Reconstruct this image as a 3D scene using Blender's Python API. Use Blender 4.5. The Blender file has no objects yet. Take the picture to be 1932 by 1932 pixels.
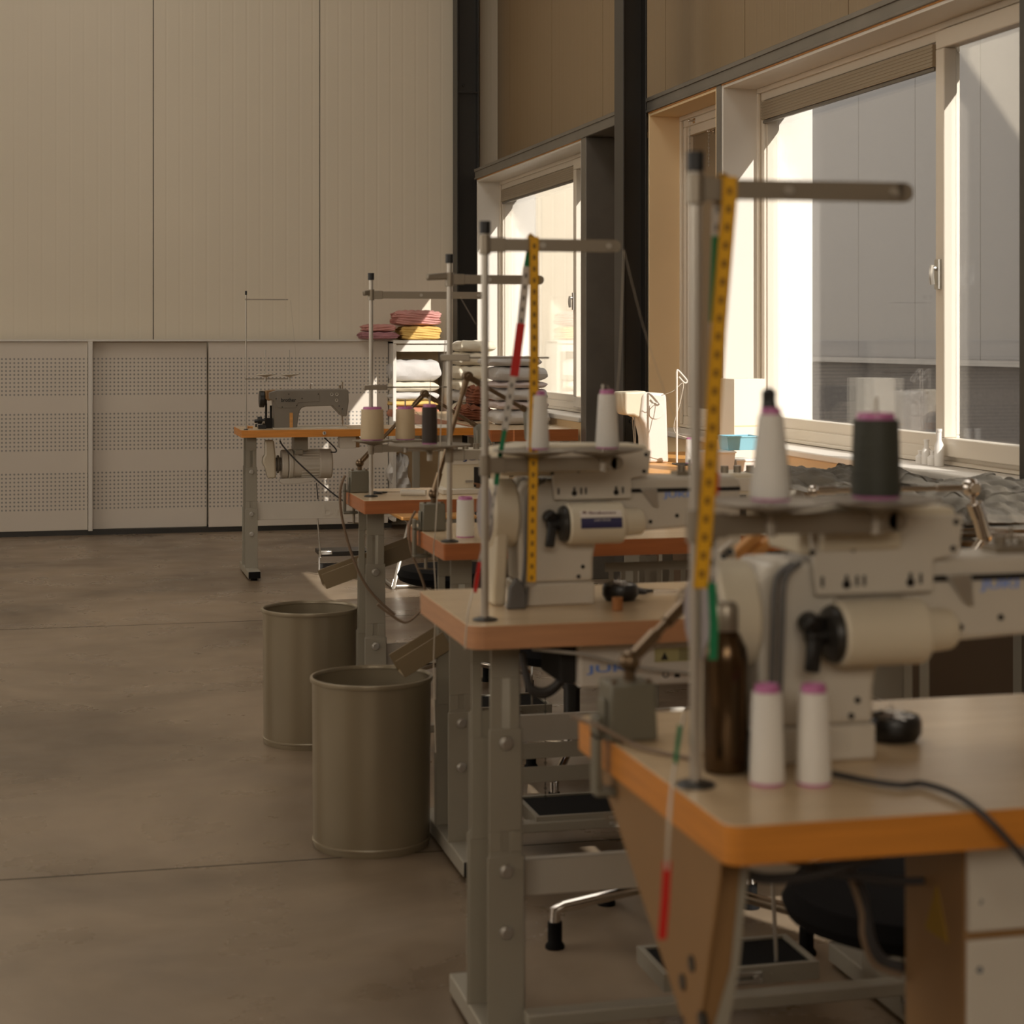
import bpy, bmesh, math, random
from mathutils import Vector, Matrix
random.seed(7)
S = bpy.context.scene
COL = S.collection
PI = math.pi

# ------------------------------------------------------------------ camera
FPX, U0, V0, EYE = 3500.0, 966.0, 640.0, 1.30
YAW = math.atan(846 / 3500)
CA, SA = math.cos(YAW), math.sin(YAW)
cam_d = bpy.data.cameras.new('camera'); cam = bpy.data.objects.new('camera', cam_d); COL.objects.link(cam)
cam.location = (0, 0, EYE); cam.rotation_euler = (PI / 2, 0, -YAW)
cam_d.sensor_width = 36; cam_d.lens = 36 * FPX / 1932
cam_d.shift_y = (V0 - 966) / 1932
cam_d.clip_start = .05; cam_d.clip_end = 200
cam_d.dof.use_dof = True; cam_d.dof.focus_distance = 8.5; cam_d.dof.aperture_fstop = 6.3
S.camera = cam

# ------------------------------------------------------------------ light
W = bpy.data.worlds.new('world'); S.world = W; W.use_nodes = True
bg = W.node_tree.nodes['Background']
bg.inputs['Color'].default_value = (1, .95, .88, 1); bg.inputs['Strength'].default_value = 2.0
sun_d = bpy.data.lights.new('sun', 'SUN'); sun = bpy.data.objects.new('sun', sun_d); COL.objects.link(sun)
sun.rotation_euler = Vector((-1, 2.0, -1.3)).to_track_quat('-Z', 'Y').to_euler()
sun_d.energy = 7.5; sun_d.angle = .006; sun_d.color = (1, .95, .88)
def area(name, loc, size, aim, power, color):
    d = bpy.data.lights.new(name, 'AREA'); d.shape = 'RECTANGLE'; d.size, d.size_y = size
    d.energy = power; d.color = color
    o = bpy.data.objects.new(name, d); COL.objects.link(o); o.location = loc
    o.rotation_euler = (Vector(aim) - Vector(loc)).to_track_quat('-Z', 'Y').to_euler()
    return o
WARM = (1, .80, .56)
area('added_fill_left', (-6.85, 5.0, 2.9), (9.0, 2.2), (3, 5.0, 1.6), 56, WARM)  # added fill light for daylight from unseen windows on the left
area('added_fill_rear', (-1.5, -4.85, 3.7), (5.0, 1.9), (-.5, 8, 1.2), 90, (1, .83, .62))  # added fill from unseen rear windows, set high to darken under the tables
area('added_fill_roof', (.2, 7.0, 5.6), (1.6, 8.0), (.2, 7.0, 0), 30, (1, .88, .72))  # added overhead fill, the roof light is made up
for k, (y0_, y1_) in enumerate(((4.77, 7.54), (9.76, 12.40), (0.6, 4.6))):     # guides daylight sampling through the window openings, the widened unseen one included
    o_ = area('window_portal', (3.2, (y0_ + y1_) / 2, 1.62), (1.56, y1_ - y0_), (0, (y0_ + y1_) / 2, 1.62), 1, (1, 1, 1))
    o_.data.size, o_.data.size_y = (y1_ - y0_), 1.56
    o_.data.cycles.is_portal = True
S.view_settings.view_transform = 'Standard'; S.view_settings.look = 'None'
S.view_settings.exposure = 0.0; S.view_settings.gamma = 1.0; S.view_settings.use_curve_mapping = False
try:
    S.cycles.use_denoising = True; S.cycles.max_bounces = 8; S.cycles.diffuse_bounces = 5
    S.cycles.transparent_max_bounces = 16; S.cycles.sample_clamp_indirect = 6
    S.cycles.caustics_reflective = False; S.cycles.caustics_refractive = False
except Exception: pass

# ------------------------------------------------------------------ measuring helpers (a pixel of the photograph on a known plane)
def _ray(u, v):
    xc = (u - U0) / FPX
    return Vector((xc * CA + SA, -xc * SA + CA, -(v - V0) / FPX))
def onZ(u, v, z=0.0):
    r = _ray(u, v); t = (z - EYE) / r.z; return Vector((t * r.x, t * r.y, z))
def onX(u, v, x):
    r = _ray(u, v); t = x / r.x; return Vector((x, t * r.y, EYE + t * r.z))
def onY(u, v, y):
    r = _ray(u, v); t = y / r.y; return Vector((t * r.x, y, EYE + t * r.z))

# ------------------------------------------------------------------ materials
def srgb(r, g, b):
    f = lambda c: (c / 255 / 12.92) if c / 255 <= .04045 else ((c / 255 + .055) / 1.055) ** 2.4
    return (f(r), f(g), f(b), 1)
MATS = {}
def mat(name, rgb, rough=.5, metal=0.0, noise=0.0, nscale=8.0, bump=0.0, bscale=60.0, spec=.5, stretch=None, sheen=0):
    if name in MATS: return MATS[name]
    m = bpy.data.materials.new(name); m.use_nodes = True; nt = m.node_tree; N = nt.nodes; L = nt.links
    b = N['Principled BSDF']; c = srgb(*rgb)
    b.inputs['Base Color'].default_value = c; b.inputs['Roughness'].default_value = rough
    b.inputs['Metallic'].default_value = metal
    b.inputs['Specular IOR Level'].default_value = spec
    if sheen: b.inputs['Sheen Weight'].default_value = sheen
    tc = N.new('ShaderNodeTexCoord'); mp = N.new('ShaderNodeMapping'); L.new(tc.outputs['Object'], mp.inputs[0])
    if stretch: mp.inputs['Scale'].default_value = stretch
    if noise:
        n = N.new('ShaderNodeTexNoise'); n.inputs['Scale'].default_value = nscale; n.inputs['Detail'].default_value = 5
        L.new(mp.outputs[0], n.inputs['Vector'])
        r = N.new('ShaderNodeValToRGB'); r.color_ramp.elements[0].position = .3; r.color_ramp.elements[1].position = .7
        r.color_ramp.elements[0].color = tuple(x * (1 - noise) for x in c[:3]) + (1,)
        r.color_ramp.elements[1].color = tuple(min(1, x * (1 + noise)) for x in c[:3]) + (1,)
        L.new(n.outputs['Fac'], r.inputs[0]); L.new(r.outputs[0], b.inputs['Base Color'])
    if bump:
        n2 = N.new('ShaderNodeTexNoise'); n2.inputs['Scale'].default_value = bscale; n2.inputs['Detail'].default_value = 3
        L.new(mp.outputs[0], n2.inputs['Vector'])
        bp = N.new('ShaderNodeBump'); bp.inputs['Strength'].default_value = bump; bp.inputs['Distance'].default_value = .004
        L.new(n2.outputs['Fac'], bp.inputs['Height']); L.new(bp.outputs[0], b.inputs['Normal'])
    MATS[name] = m
    return m

def m_panel(name, rgb, axis, pitch=.022, strength=.5):
    """painted sandwich panel with fine upright ribs"""
    m = mat(name, rgb, .45, noise=.03, nscale=.8); nt = m.node_tree; N = nt.nodes; L = nt.links
    tc = N.new('ShaderNodeTexCoord'); sp = N.new('ShaderNodeSeparateXYZ'); L.new(tc.outputs['Object'], sp.inputs[0])
    mu = N.new('ShaderNodeMath'); mu.operation = 'DIVIDE'; mu.inputs[1].default_value = pitch; L.new(sp.outputs[axis], mu.inputs[0])
    fr = N.new('ShaderNodeMath'); fr.operation = 'PINGPONG'; fr.inputs[1].default_value = 1; L.new(mu.outputs[0], fr.inputs[0])
    ss = N.new('ShaderNodeMapRange'); ss.interpolation_type = 'SMOOTHSTEP'; ss.inputs['From Min'].default_value = .75; ss.inputs['From Max'].default_value = .95
    L.new(fr.outputs[0], ss.inputs['Value'])
    bp = N.new('ShaderNodeBump'); bp.inputs['Strength'].default_value = strength; bp.inputs['Distance'].default_value = .0012
    bp.invert = True
    L.new(ss.outputs[0], bp.inputs['Height']); L.new(bp.outputs[0], N['Principled BSDF'].inputs['Normal'])
    return m

def m_perforated():
    m = mat('perforated white steel', (208, 198, 184), .42, noise=.02, nscale=2); nt = m.node_tree; N = nt.nodes; L = nt.links
    tc = N.new('ShaderNodeTexCoord'); sp = N.new('ShaderNodeSeparateXYZ'); L.new(tc.outputs['Object'], sp.inputs[0])
    def math_(op, a, b=None):
        n = N.new('ShaderNodeMath'); n.operation = op
        for i, x in enumerate((a, b)):
            if x is None: continue
            if isinstance(x, (int, float)): n.inputs[i].default_value = x
            else: L.new(x, n.inputs[i])
        return n.outputs[0]
    P = .0262
    fx = math_('SUBTRACT', math_('FRACT', math_('DIVIDE', sp.outputs['X'], P)), .5)
    fz = math_('SUBTRACT', math_('FRACT', math_('DIVIDE', sp.outputs['Z'], P)), .5)
    d = math_('SQRT', math_('ADD', math_('MULTIPLY', fx, fx), math_('MULTIPLY', fz, fz)))
    dot = math_('LESS_THAN', d, .235)
    band = None
    for k0 in (5, 20, 34):
        a = math_('MULTIPLY', math_('GREATER_THAN', sp.outputs['Z'], P * k0), math_('LESS_THAN', sp.outputs['Z'], P * (k0 + 10)))
        band = a if band is None else math_('ADD', band, a)
    f = math_('MULTIPLY', dot, band)
    # keep a plain margin at the upright edges of each door
    b = N['Principled BSDF']; old = b.inputs['Base Color'].links[0].from_socket
    mx = N.new('ShaderNodeMix'); mx.data_type = 'RGBA'; L.new(f, mx.inputs[0]); L.new(old, mx.inputs[6])
    mx.inputs[7].default_value = srgb(140, 137, 132); L.new(mx.outputs[2], b.inputs['Base Color'])
    bp = N.new('ShaderNodeBump'); bp.invert = True; bp.inputs['Strength'].default_value = .8; bp.inputs['Distance'].default_value = .002
    L.new(f, bp.inputs['Height']); L.new(bp.outputs[0], b.inputs['Normal'])
    return m

def m_floor():
    m = bpy.data.materials.new('polished concrete'); m.use_nodes = True; nt = m.node_tree; N = nt.nodes; L = nt.links
    b = N['Principled BSDF']; tc = N.new('ShaderNodeTexCoord')
    n1 = N.new('ShaderNodeTexNoise'); n1.inputs['Scale'].default_value = .9; n1.inputs['Detail'].default_value = 7; n1.inputs['Roughness'].default_value = .6; n1.inputs['Distortion'].default_value = .6
    L.new(tc.outputs['Object'], n1.inputs['Vector'])
    r1 = N.new('ShaderNodeValToRGB'); e = r1.color_ramp.elements
    e[0].position = .33; e[0].color = srgb(104, 89, 72); e[1].position = .68; e[1].color = srgb(156, 137, 114)
    L.new(n1.outputs['Fac'], r1.inputs[0])
    n2 = N.new('ShaderNodeTexNoise'); n2.inputs['Scale'].default_value = 14; n2.inputs['Detail'].default_value = 8
    L.new(tc.outputs['Object'], n2.inputs['Vector'])
    mx = N.new('ShaderNodeMix'); mx.data_type = 'RGBA'; mx.blend_type = 'MULTIPLY'; mx.inputs[0].default_value = .16
    r2 = N.new('ShaderNodeValToRGB'); r2.color_ramp.elements[0].position = .35; r2.color_ramp.elements[0].color = (.55, .52, .48, 1); r2.color_ramp.elements[1].position = .6
    L.new(n2.outputs['Fac'], r2.inputs[0]); L.new(r1.outputs[0], mx.inputs[6]); L.new(r2.outputs[0], mx.inputs[7])
    # hairline crack / saw joints
    L.new(mx.outputs[2], b.inputs['Base Color'])
    n3 = N.new('ShaderNodeTexNoise'); n3.inputs['Scale'].default_value = 3.5; n3.inputs['Detail'].default_value = 6
    L.new(tc.outputs['Object'], n3.inputs['Vector'])
    mr = N.new('ShaderNodeMapRange'); mr.inputs['From Min'].default_value = .35; mr.inputs['From Max'].default_value = .65
    mr.inputs['To Min'].default_value = .24; mr.inputs['To Max'].default_value = .42
    L.new(n3.outputs['Fac'], mr.inputs['Value']); L.new(mr.outputs[0], b.inputs['Roughness'])
    bp = N.new('ShaderNodeBump'); bp.inputs['Strength'].default_value = .01; bp.inputs['Distance'].default_value = .0002
    L.new(n2.outputs['Fac'], bp.inputs['Height']); L.new(bp.outputs[0], b.inputs['Normal'])
    b.inputs['Specular IOR Level'].default_value = .5
    return m

def m_glass(name, refl=.10, tint=(1, 1, 1)):
    m = bpy.data.materials.new(name); m.use_nodes = True; nt = m.node_tree; N = nt.nodes; L = nt.links
    N.remove(N['Principled BSDF']); out = N['Material Output']
    t = N.new('ShaderNodeBsdfTransparent'); t.inputs[0].default_value = (*tint, 1)
    g = N.new('ShaderNodeBsdfGlossy'); g.inputs['Roughness'].default_value = .02; g.inputs['Color'].default_value = (1, 1, 1, 1)
    lw_ = N.new('ShaderNodeLayerWeight'); lw_.inputs['Blend'].default_value = .5
    pw = N.new('ShaderNodeMath'); pw.operation = 'POWER'; pw.inputs[1].default_value = 4; L.new(lw_.outputs['Facing'], pw.inputs[0])
    fr = N.new('ShaderNodeMath'); fr.operation = 'MULTIPLY_ADD'; fr.inputs[1].default_value = .5; fr.inputs[2].default_value = .02; L.new(pw.outputs[0], fr.inputs[0])
    mx = N.new('ShaderNodeMixShader'); L.new(fr.outputs[0], mx.inputs[0]); L.new(t.outputs[0], mx.inputs[1]); L.new(g.outputs[0], mx.inputs[2])
    L.new(mx.outputs[0], out.inputs[0]); return m

def m_stripe_tape(name, base, ink):
    m = mat(name, base, .5); nt = m.node_tree; N = nt.nodes; L = nt.links
    tc = N.new('ShaderNodeTexCoord'); sp = N.new('ShaderNodeSeparateXYZ'); L.new(tc.outputs['UV'], sp.inputs[0])
    def math_(op, a, b=None):
        n = N.new('ShaderNodeMath'); n.operation = op
        for i, x in enumerate((a, b)):
            if x is None: continue
            if isinstance(x, (int, float)): n.inputs[i].default_value = x
            else: L.new(x, n.inputs[i])
        return n.outputs[0]
    # centimetre figures down the middle, millimetre ticks at both rims; V runs in metres along the tape
    cm = math_('FRACT', math_('MULTIPLY', sp.outputs['Y'], 50))
    num = math_('MULTIPLY', math_('GREATER_THAN', cm, .60), math_('LESS_THAN', math_('ABSOLUTE', math_('SUBTRACT', sp.outputs['X'], .5)), .15))
    tick = math_('MULTIPLY', math_('GREATER_THAN', math_('FRACT', math_('MULTIPLY', sp.outputs['Y'], 300)), .62), math_('GREATER_THAN', math_('ABSOLUTE', math_('SUBTRACT', sp.outputs['X'], .5)), .34))
    f = math_('MINIMUM', math_('ADD', num, math_('MULTIPLY', tick, .6)), 1)
    mx = N.new('ShaderNodeMix'); mx.data_type = 'RGBA'; L.new(f, mx.inputs[0])
    mx.inputs[6].default_value = srgb(*base); mx.inputs[7].default_value = srgb(*ink)
    L.new(mx.outputs[2], N['Principled BSDF'].inputs['Base Color'])
    return m

M = dict(
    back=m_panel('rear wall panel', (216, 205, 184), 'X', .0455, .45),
    side=m_panel('shade-tinted side wall panel', (136, 114, 84), 'Y', .0455, .45),  # rear wall panel tinted darker, its shade put into the colour
    plain=mat('plain painted wall', (196, 184, 164), .6),
    ceil=mat('ceiling sheet', (170, 160, 146), .6),
    perf=m_perforated(), floor=m_floor(),
    steel=mat('dark structural steel', (40, 37, 33), .38, .0, noise=.1, nscale=3),
    cchan=mat('galvanised channel', (112, 106, 97), .42, .35, noise=.12, nscale=5),
    board=mat('cream reveal board', (226, 200, 158), .5, noise=.04, nscale=2),
    white=mat('white lacquer', (212, 206, 196), .38),
    frame=mat('white window frame', (214, 204, 188), .33),
    ply=mat('raw plywood edge', (190, 132, 66), .6, noise=.2, nscale=40),
    ext=mat('grey cladding outside', (112, 108, 104), .6),
    extdark=mat('dark plinth outside', (80, 76, 73), .9, noise=.25, nscale=30),
    extlight=mat('pale building outside', (98, 97, 94), .7),
    ground=mat('paving outside', (112, 108, 103), .9),
    lam=mat('beige laminate', (206, 182, 148), .24, noise=.06, nscale=6, stretch=(1, 6, 6), spec=.6),
    edge=mat('honey wood edge', (204, 132, 50), .42, noise=.12, nscale=10, stretch=(.6, .6, 12)),
    edge2=mat('pale beech edge', (186, 136, 98), .42, noise=.10, nscale=10, stretch=(.6, .6, 12)),
    edge3=mat('reddish wood edge', (170, 100, 52), .42, noise=.12, nscale=10, stretch=(.6, .6, 12)),
    grey=mat('grey painted steel', (150, 144, 130), .38, noise=.05, nscale=4, bump=.05, bscale=300),
    greyl=mat('pale grey cast metal', (200, 193, 180), .35, noise=.04, nscale=6, bump=.05, bscale=400),
    brog=mat('warm grey hammered enamel', (126, 119, 108), .35, noise=.05, nscale=8),
    cream=mat('cream machine plastic', (208, 198, 176), .4, noise=.03, nscale=5),
    violet=mat('lilac grey disc', (150, 143, 146), .5),
    pole=mat('brushed aluminium', (186, 180, 170), .36, .85),
    armm=mat('dull plated steel', (150, 141, 127), .36, .7),
    chrome=mat('chrome', (205, 198, 190), .14, 1.0),
    bolt=mat('zinc bolt', (190, 186, 178), .32, .8),
    brass=mat('worn nickel brass', (112, 94, 74), .30, .85),
    black=mat('black plastic', (16, 14, 13), .4),
    rubber=mat('black rubber', (12, 10, 9), .8, spec=.2),
    dark=mat('dark recess', (26, 22, 18), .8),
    belt=mat('grey rubber belt', (92, 90, 88), .6),
    binm=mat('taupe painted metal bin', (140, 128, 106), .34, .3, noise=.04, nscale=3),
    thw=mat('white polyester thread', (228, 226, 220), .55, bump=.35, bscale=260, stretch=(.05, .05, 1)),
    thc=mat('ecru thread', (206, 186, 152), .6, bump=.35, bscale=260, stretch=(.05, .05, 1)),
    thg=mat('dark green thread', (58, 60, 52), .6, bump=.35, bscale=260, stretch=(.05, .05, 1)),
    thk=mat('brown black thread', (58, 48, 40), .6, bump=.35, bscale=260, stretch=(.05, .05, 1)),
    pink=mat('mauve plastic cone', (188, 112, 162), .4),
    tapey=m_stripe_tape('yellow tape', (224, 168, 24), (112, 78, 18)),
    tapew=m_stripe_tape('white tape back', (206, 202, 196), (70, 66, 60)),
    taper=mat('red tape back', (196, 30, 24), .5), tapeg=mat('green tape back', (10, 122, 78), .5),
    navy=mat('navy lettering', (36, 52, 104), .5), blue=mat('light blue lettering', (120, 150, 220), .5),
    navyb=mat('navy sticker', (42, 40, 84), .5), sticker=mat('white sticker', (222, 214, 206), .5),
    redtext=mat('maroon lettering', (96, 34, 30), .5), ink=mat('black lettering', (34, 32, 30), .5),
    bottle=mat('bronze steel bottle', (84, 66, 46), .2, .85),
    cordb=mat('dark grey cord', (58, 56, 56), .5), cordt=mat('taupe cord', (120, 100, 80), .5),
    cordw=mat('pale grey cord', (176, 172, 164), .5), thread=mat('loose white thread', (196, 186, 170), .7),
    clear=None, glass=m_glass('window glass'),
    sage=mat('sage grey enamel', (106, 102, 88), .4),
    tan2=mat('brown infill panel', (126, 108, 84), .5), tan=mat('tan sheet steel', (140, 106, 66), .5, noise=.05), yellow=mat('warning yellow', (150, 118, 30), .6),
    blueb=mat('pale blue plastic', (136, 188, 204), .35), tub=mat('white plastic tub', (226, 222, 216), .35),
    carton=mat('white carton', (228, 220, 204), .6), wood=mat('pine board', (206, 150, 84), .5, noise=.12, nscale=8, stretch=(1, 8, 8)),
    seat=mat('black upholstery', (10, 8, 8), .9, spec=.15), cork=mat('brown cardboard core', (150, 98, 52), .7),
    f_white=mat('white cotton', (190, 186, 182), .9, noise=.05, nscale=9, bump=.5, bscale=26, sheen=.2),
    f_cream=mat('unbleached cotton', (214, 204, 182), .9, noise=.06, nscale=9, bump=.5, bscale=26, sheen=.2),
    f_tan=mat('khaki cotton', (150, 128, 92), .9, noise=.2, nscale=30, bump=.6, bscale=30),
    f_pink=mat('dusty pink cotton', (196, 142, 134), .9, noise=.12, nscale=14, bump=.6, bscale=26),
    f_lilac=mat('lilac white cotton', (196, 182, 178), .9, noise=.05, nscale=9, bump=.5, bscale=26),
    f_mauve=mat('mauve cotton', (170, 122, 128), .9, noise=.2, nscale=20, bump=.6, bscale=26),
    f_yellow=mat('mustard cotton', (206, 170, 98), .9, noise=.1, nscale=10, bump=.5, bscale=26),
    f_rose=mat('rose brown cotton', (176, 118, 92), .9, noise=.12, nscale=14, bump=.6, bscale=26),
    f_brown=mat('brown cloth', (124, 72, 48), .9, noise=.25, nscale=18, bump=.7, bscale=30),
    f_char=mat('charcoal linen', (84, 78, 68), .85, noise=.35, nscale=14, bump=1, bscale=30, stretch=(1, .3, 1)),
    f_olive=mat('olive linen', (112, 104, 84), .9, noise=.2, nscale=14, bump=.7, bscale=30),
    bag=mat('crinkled plastic bag', (200, 196, 190), .25, noise=.15, nscale=8, bump=1, bscale=18),
    paper=mat('paper', (214, 208, 196), .7),
)

# ------------------------------------------------------------------ mesh building
class MB:
    def __init__(s): s.bm = bmesh.new()
    def box(s, c, d, R=None):
        r = bmesh.ops.create_cube(s.bm, size=1); m = Matrix.Translation(Vector(c)) @ (R.to_4x4() if R else Matrix()) @ Matrix.Diagonal((*d, 1))
        bmesh.ops.transform(s.bm, matrix=m, verts=r['verts']); return s
    def b(s, x0, x1, y0, y1, z0, z1): return s.box(((x0 + x1) / 2, (y0 + y1) / 2, (z0 + z1) / 2), (abs(x1 - x0), abs(y1 - y0), abs(z1 - z0)))
    def bar(s, p, q, w, h, up=(0, 0, 1)):
        """rectangular bar from p to q; h along 'up', w across"""
        p, q = Vector(p), Vector(q); d = q - p; L = d.length; d.normalize(); up = Vector(up)
        x = d.cross(up).normalized(); z = x.cross(d).normalized()
        R = Matrix((x, d, z)).transposed()
        return s.box((p + q) / 2, (w, L, h), R)
    def cyl(s, p, q, r, r2=None, n=20, caps=True):
        p, q = Vector(p), Vector(q); d = q - p
        m = Matrix.Translation((p + q) / 2) @ d.to_track_quat('Z', 'Y').to_matrix().to_4x4()
        bmesh.ops.create_cone(s.bm, cap_ends=caps, cap_tris=False, segments=n, radius1=r, radius2=r if r2 is None else r2, depth=d.length, matrix=m)
        return s
    def sph(s, c, r, sc=(1, 1, 1), n=14):
        bmesh.ops.create_uvsphere(s.bm, u_segments=n + 4, v_segments=n, radius=r, matrix=Matrix.Translation(Vector(c)) @ Matrix.Diagonal((*sc, 1))); return s
    def lathe(s, c, prof, n=32, axis=None, closed=False):
        c = Vector(c); R = Vector(axis).to_track_quat('Z', 'Y').to_matrix() if axis else Matrix.Identity(3)
        rings = []
        for r, z in prof:
            rings.append([s.bm.verts.new(c + R @ Vector((max(r, 1e-5) * math.cos(2 * PI * k / n), max(r, 1e-5) * math.sin(2 * PI * k / n), z))) for k in range(n)])
        pairs = list(zip(rings, rings[1:])) + ([(rings[-1], rings[0])] if closed else [])
        for a, b_ in pairs:
            for k in range(n): s.bm.faces.new((a[k], a[(k + 1) % n], b_[(k + 1) % n], b_[k]))
        if not closed:
            for rg in (rings[0], rings[-1]): s.bm.faces.new(rg)
        return s
    def prism(s, pts, lo, hi, axis='Y'):
        """polygon in the plane across 'axis', pushed from lo to hi"""
        def mk(a, b_, t): return {'Y': (a, t, b_), 'X': (t, a, b_), 'Z': (a, b_, t)}[axis]
        A = [s.bm.verts.new(mk(a, b_, lo)) for a, b_ in pts]; B = [s.bm.verts.new(mk(a, b_, hi)) for a, b_ in pts]
        s.bm.faces.new(A); s.bm.faces.new(B[::-1])
        for k in range(len(pts)): s.bm.faces.new((A[k], B[k], B[(k + 1) % len(pts)], A[(k + 1) % len(pts)]))
        return s
    def tube(s, pts, r, n=8, smooth=True):
        P = [Vector(p) for p in pts]
        if smooth and len(P) > 2:
            Q = []
            for i in range(len(P) - 1):
                p0, p1, p2, p3 = P[max(i - 1, 0)], P[i], P[i + 1], P[min(i + 2, len(P) - 1)]
                for k in range(6):
                    t = k / 6; Q.append(.5 * (2 * p1 + (p2 - p0) * t + (2 * p0 - 5 * p1 + 4 * p2 - p3) * t * t + (3 * p1 - p0 - 3 * p2 + p3) * t ** 3))
            Q.append(P[-1]); P = Q
        rings = []; prev = None
        for i, p in enumerate(P):
            d = (P[min(i + 1, len(P) - 1)] - P[max(i - 1, 0)]).normalized()
            x = (prev - d * prev.dot(d)) if prev is not None else d.orthogonal()
            x.normalize(); prev = x; y = d.cross(x)
            rings.append([s.bm.verts.new(p + r * (math.cos(2 * PI * k / n) * x + math.sin(2 * PI * k / n) * y)) for k in range(n)])
        for a, b_ in zip(rings, rings[1:]):
            for k in range(n): s.bm.faces.new((a[k], a[(k + 1) % n], b_[(k + 1) % n], b_[k]))
        s.bm.faces.new(rings[0][::-1]); s.bm.faces.new(rings[-1]); return s
    def build(s, name, m, parent=None, bevel=0.0, smooth=True, seg=2, sub=0):
        o0 = ORG.get(parent, Vector((0, 0, 0))) if parent is not None else Vector((0, 0, 0))
        bmesh.ops.recalc_face_normals(s.bm, faces=s.bm.faces)
        if o0.length: bmesh.ops.translate(s.bm, verts=s.bm.verts, vec=-o0)
        me = bpy.data.meshes.new(name); s.bm.to_mesh(me); s.bm.free()
        for mm in (m if isinstance(m, (list, tuple)) else [m]): me.materials.append(mm)
        if smooth:
            me.polygons.foreach_set('use_smooth', [True] * len(me.polygons))
            try: me.set_sharp_from_angle(angle=math.radians(38))
            except Exception: pass
        o = bpy.data.objects.new(name, me); COL.objects.link(o)
        if parent is not None: o.parent = parent; ORG[o] = o0
        else: ORG[o] = Vector((0, 0, 0))
        if bevel:
            bv = o.modifiers.new('bevel', 'BEVEL'); bv.width = bevel; bv.segments = seg; bv.limit_method = 'ANGLE'; bv.angle_limit = math.radians(40); bv.harden_normals = False
        if sub:
            sb = o.modifiers.new('sub', 'SUBSURF'); sb.levels = sb.render_levels = sub
        return o
ORG = {}
def thing(name, label, cat, loc, group=None):
    o = bpy.data.objects.new(name, None); COL.objects.link(o); o.location = loc; o.empty_display_size = .05
    o['label'] = label; o['category'] = cat
    if group: o['group'] = group
    ORG[o] = Vector(loc); return o
def tag(o, label, cat, group=None):
    o['label'] = label; o['category'] = cat
    if group: o['group'] = group
    return o
def struct(o): o['kind'] = 'structure'; return o
def recenter(o, p):
    """put a single-mesh thing's origin at its base point p"""
    p = Vector(p); o.data.transform(Matrix.Translation(-p)); o.location = p; return o
def dup(root, loc, label, group=None, rotz=None):
    r = root.copy(); COL.objects.link(r); r.location = loc; r['label'] = label
    if rotz is not None: r.rotation_euler = (0, 0, rotz)
    if group: r['group'] = group
    for ch in list(root.children):
        c = ch.copy(); COL.objects.link(c); c.parent = r
        for g in list(ch.children):
            d = g.copy(); COL.objects.link(d); d.parent = c
    return r
def text(body, name, m, parent, center, height, normal='-Y', depth=.0006, width=None, bold=0.0):
    cu = bpy.data.curves.new('t', 'FONT'); cu.body = body; cu.size = 1; cu.extrude = .02; cu.offset = bold
    cu.align_x = 'CENTER'; cu.align_y = 'CENTER'
    ob = bpy.data.objects.new('t', cu); COL.objects.link(ob); bpy.context.view_layer.update()
    me = bpy.data.meshes.new_from_object(ob.evaluated_get(bpy.context.evaluated_depsgraph_get()))
    bpy.data.objects.remove(ob)
    xs = [v.co.x for v in me.vertices]; ys = [v.co.y for v in me.vertices]
    w, h = max(xs) - min(xs), max(ys) - min(ys); cx, cy = (max(xs) + min(xs)) / 2, (max(ys) + min(ys)) / 2
    sy = height / h; sx = (width / w) if width else sy
    c = Vector(center) - (ORG.get(parent, Vector((0, 0, 0))) if parent is not None else Vector((0, 0, 0)))
    for v in me.vertices:
        x, y, z = (v.co.x - cx) * sx, (v.co.y - cy) * sy, v.co.z / .02 * depth
        v.co = c + (Vector((x, -z, y)) if normal == '-Y' else Vector((-z, -x, y)))
    me.materials.clear(); me.materials.append(m)
    o = bpy.data.objects.new(name, me); COL.objects.link(o)
    if parent is not None: o.parent = parent
    ORG[o] = ORG.get(parent, Vector((0, 0, 0))); return o

#==STRUCTURE==
XW = 2.75          # room face of the window wall
XF = 2.915         # window frame plane
XO = 3.10          # outer face
XP = 3.00          # upper cladding plane
YB = 12.85         # rear wall
CEIL = 5.8
struct(MB().b(-7, 3.6, -5, 13.2, -.12, 0).build('floor', M['floor'], smooth=False))
j = MB()
for y in (4.62, 8.6): j.b(-6.9, 2.7, y, y + .004, .0, .0006)
struct(j.build('trim_1', M['dark'], smooth=False))
bw = MB(); seams = [-6.95, -5.10, -3.96, -2.82, -1.68, -.543, .594, 1.731, 2.868, 3.6]
for a, b_ in zip(seams, seams[1:]): bw.b(a + .003, b_ - .003, YB, YB + .1, 0, CEIL)
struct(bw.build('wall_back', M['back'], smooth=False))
struct(MB().b(-7, 3.6, YB + .015, YB + .2, 0, CEIL).build('trim_2', M['dark'], smooth=False))
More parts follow.
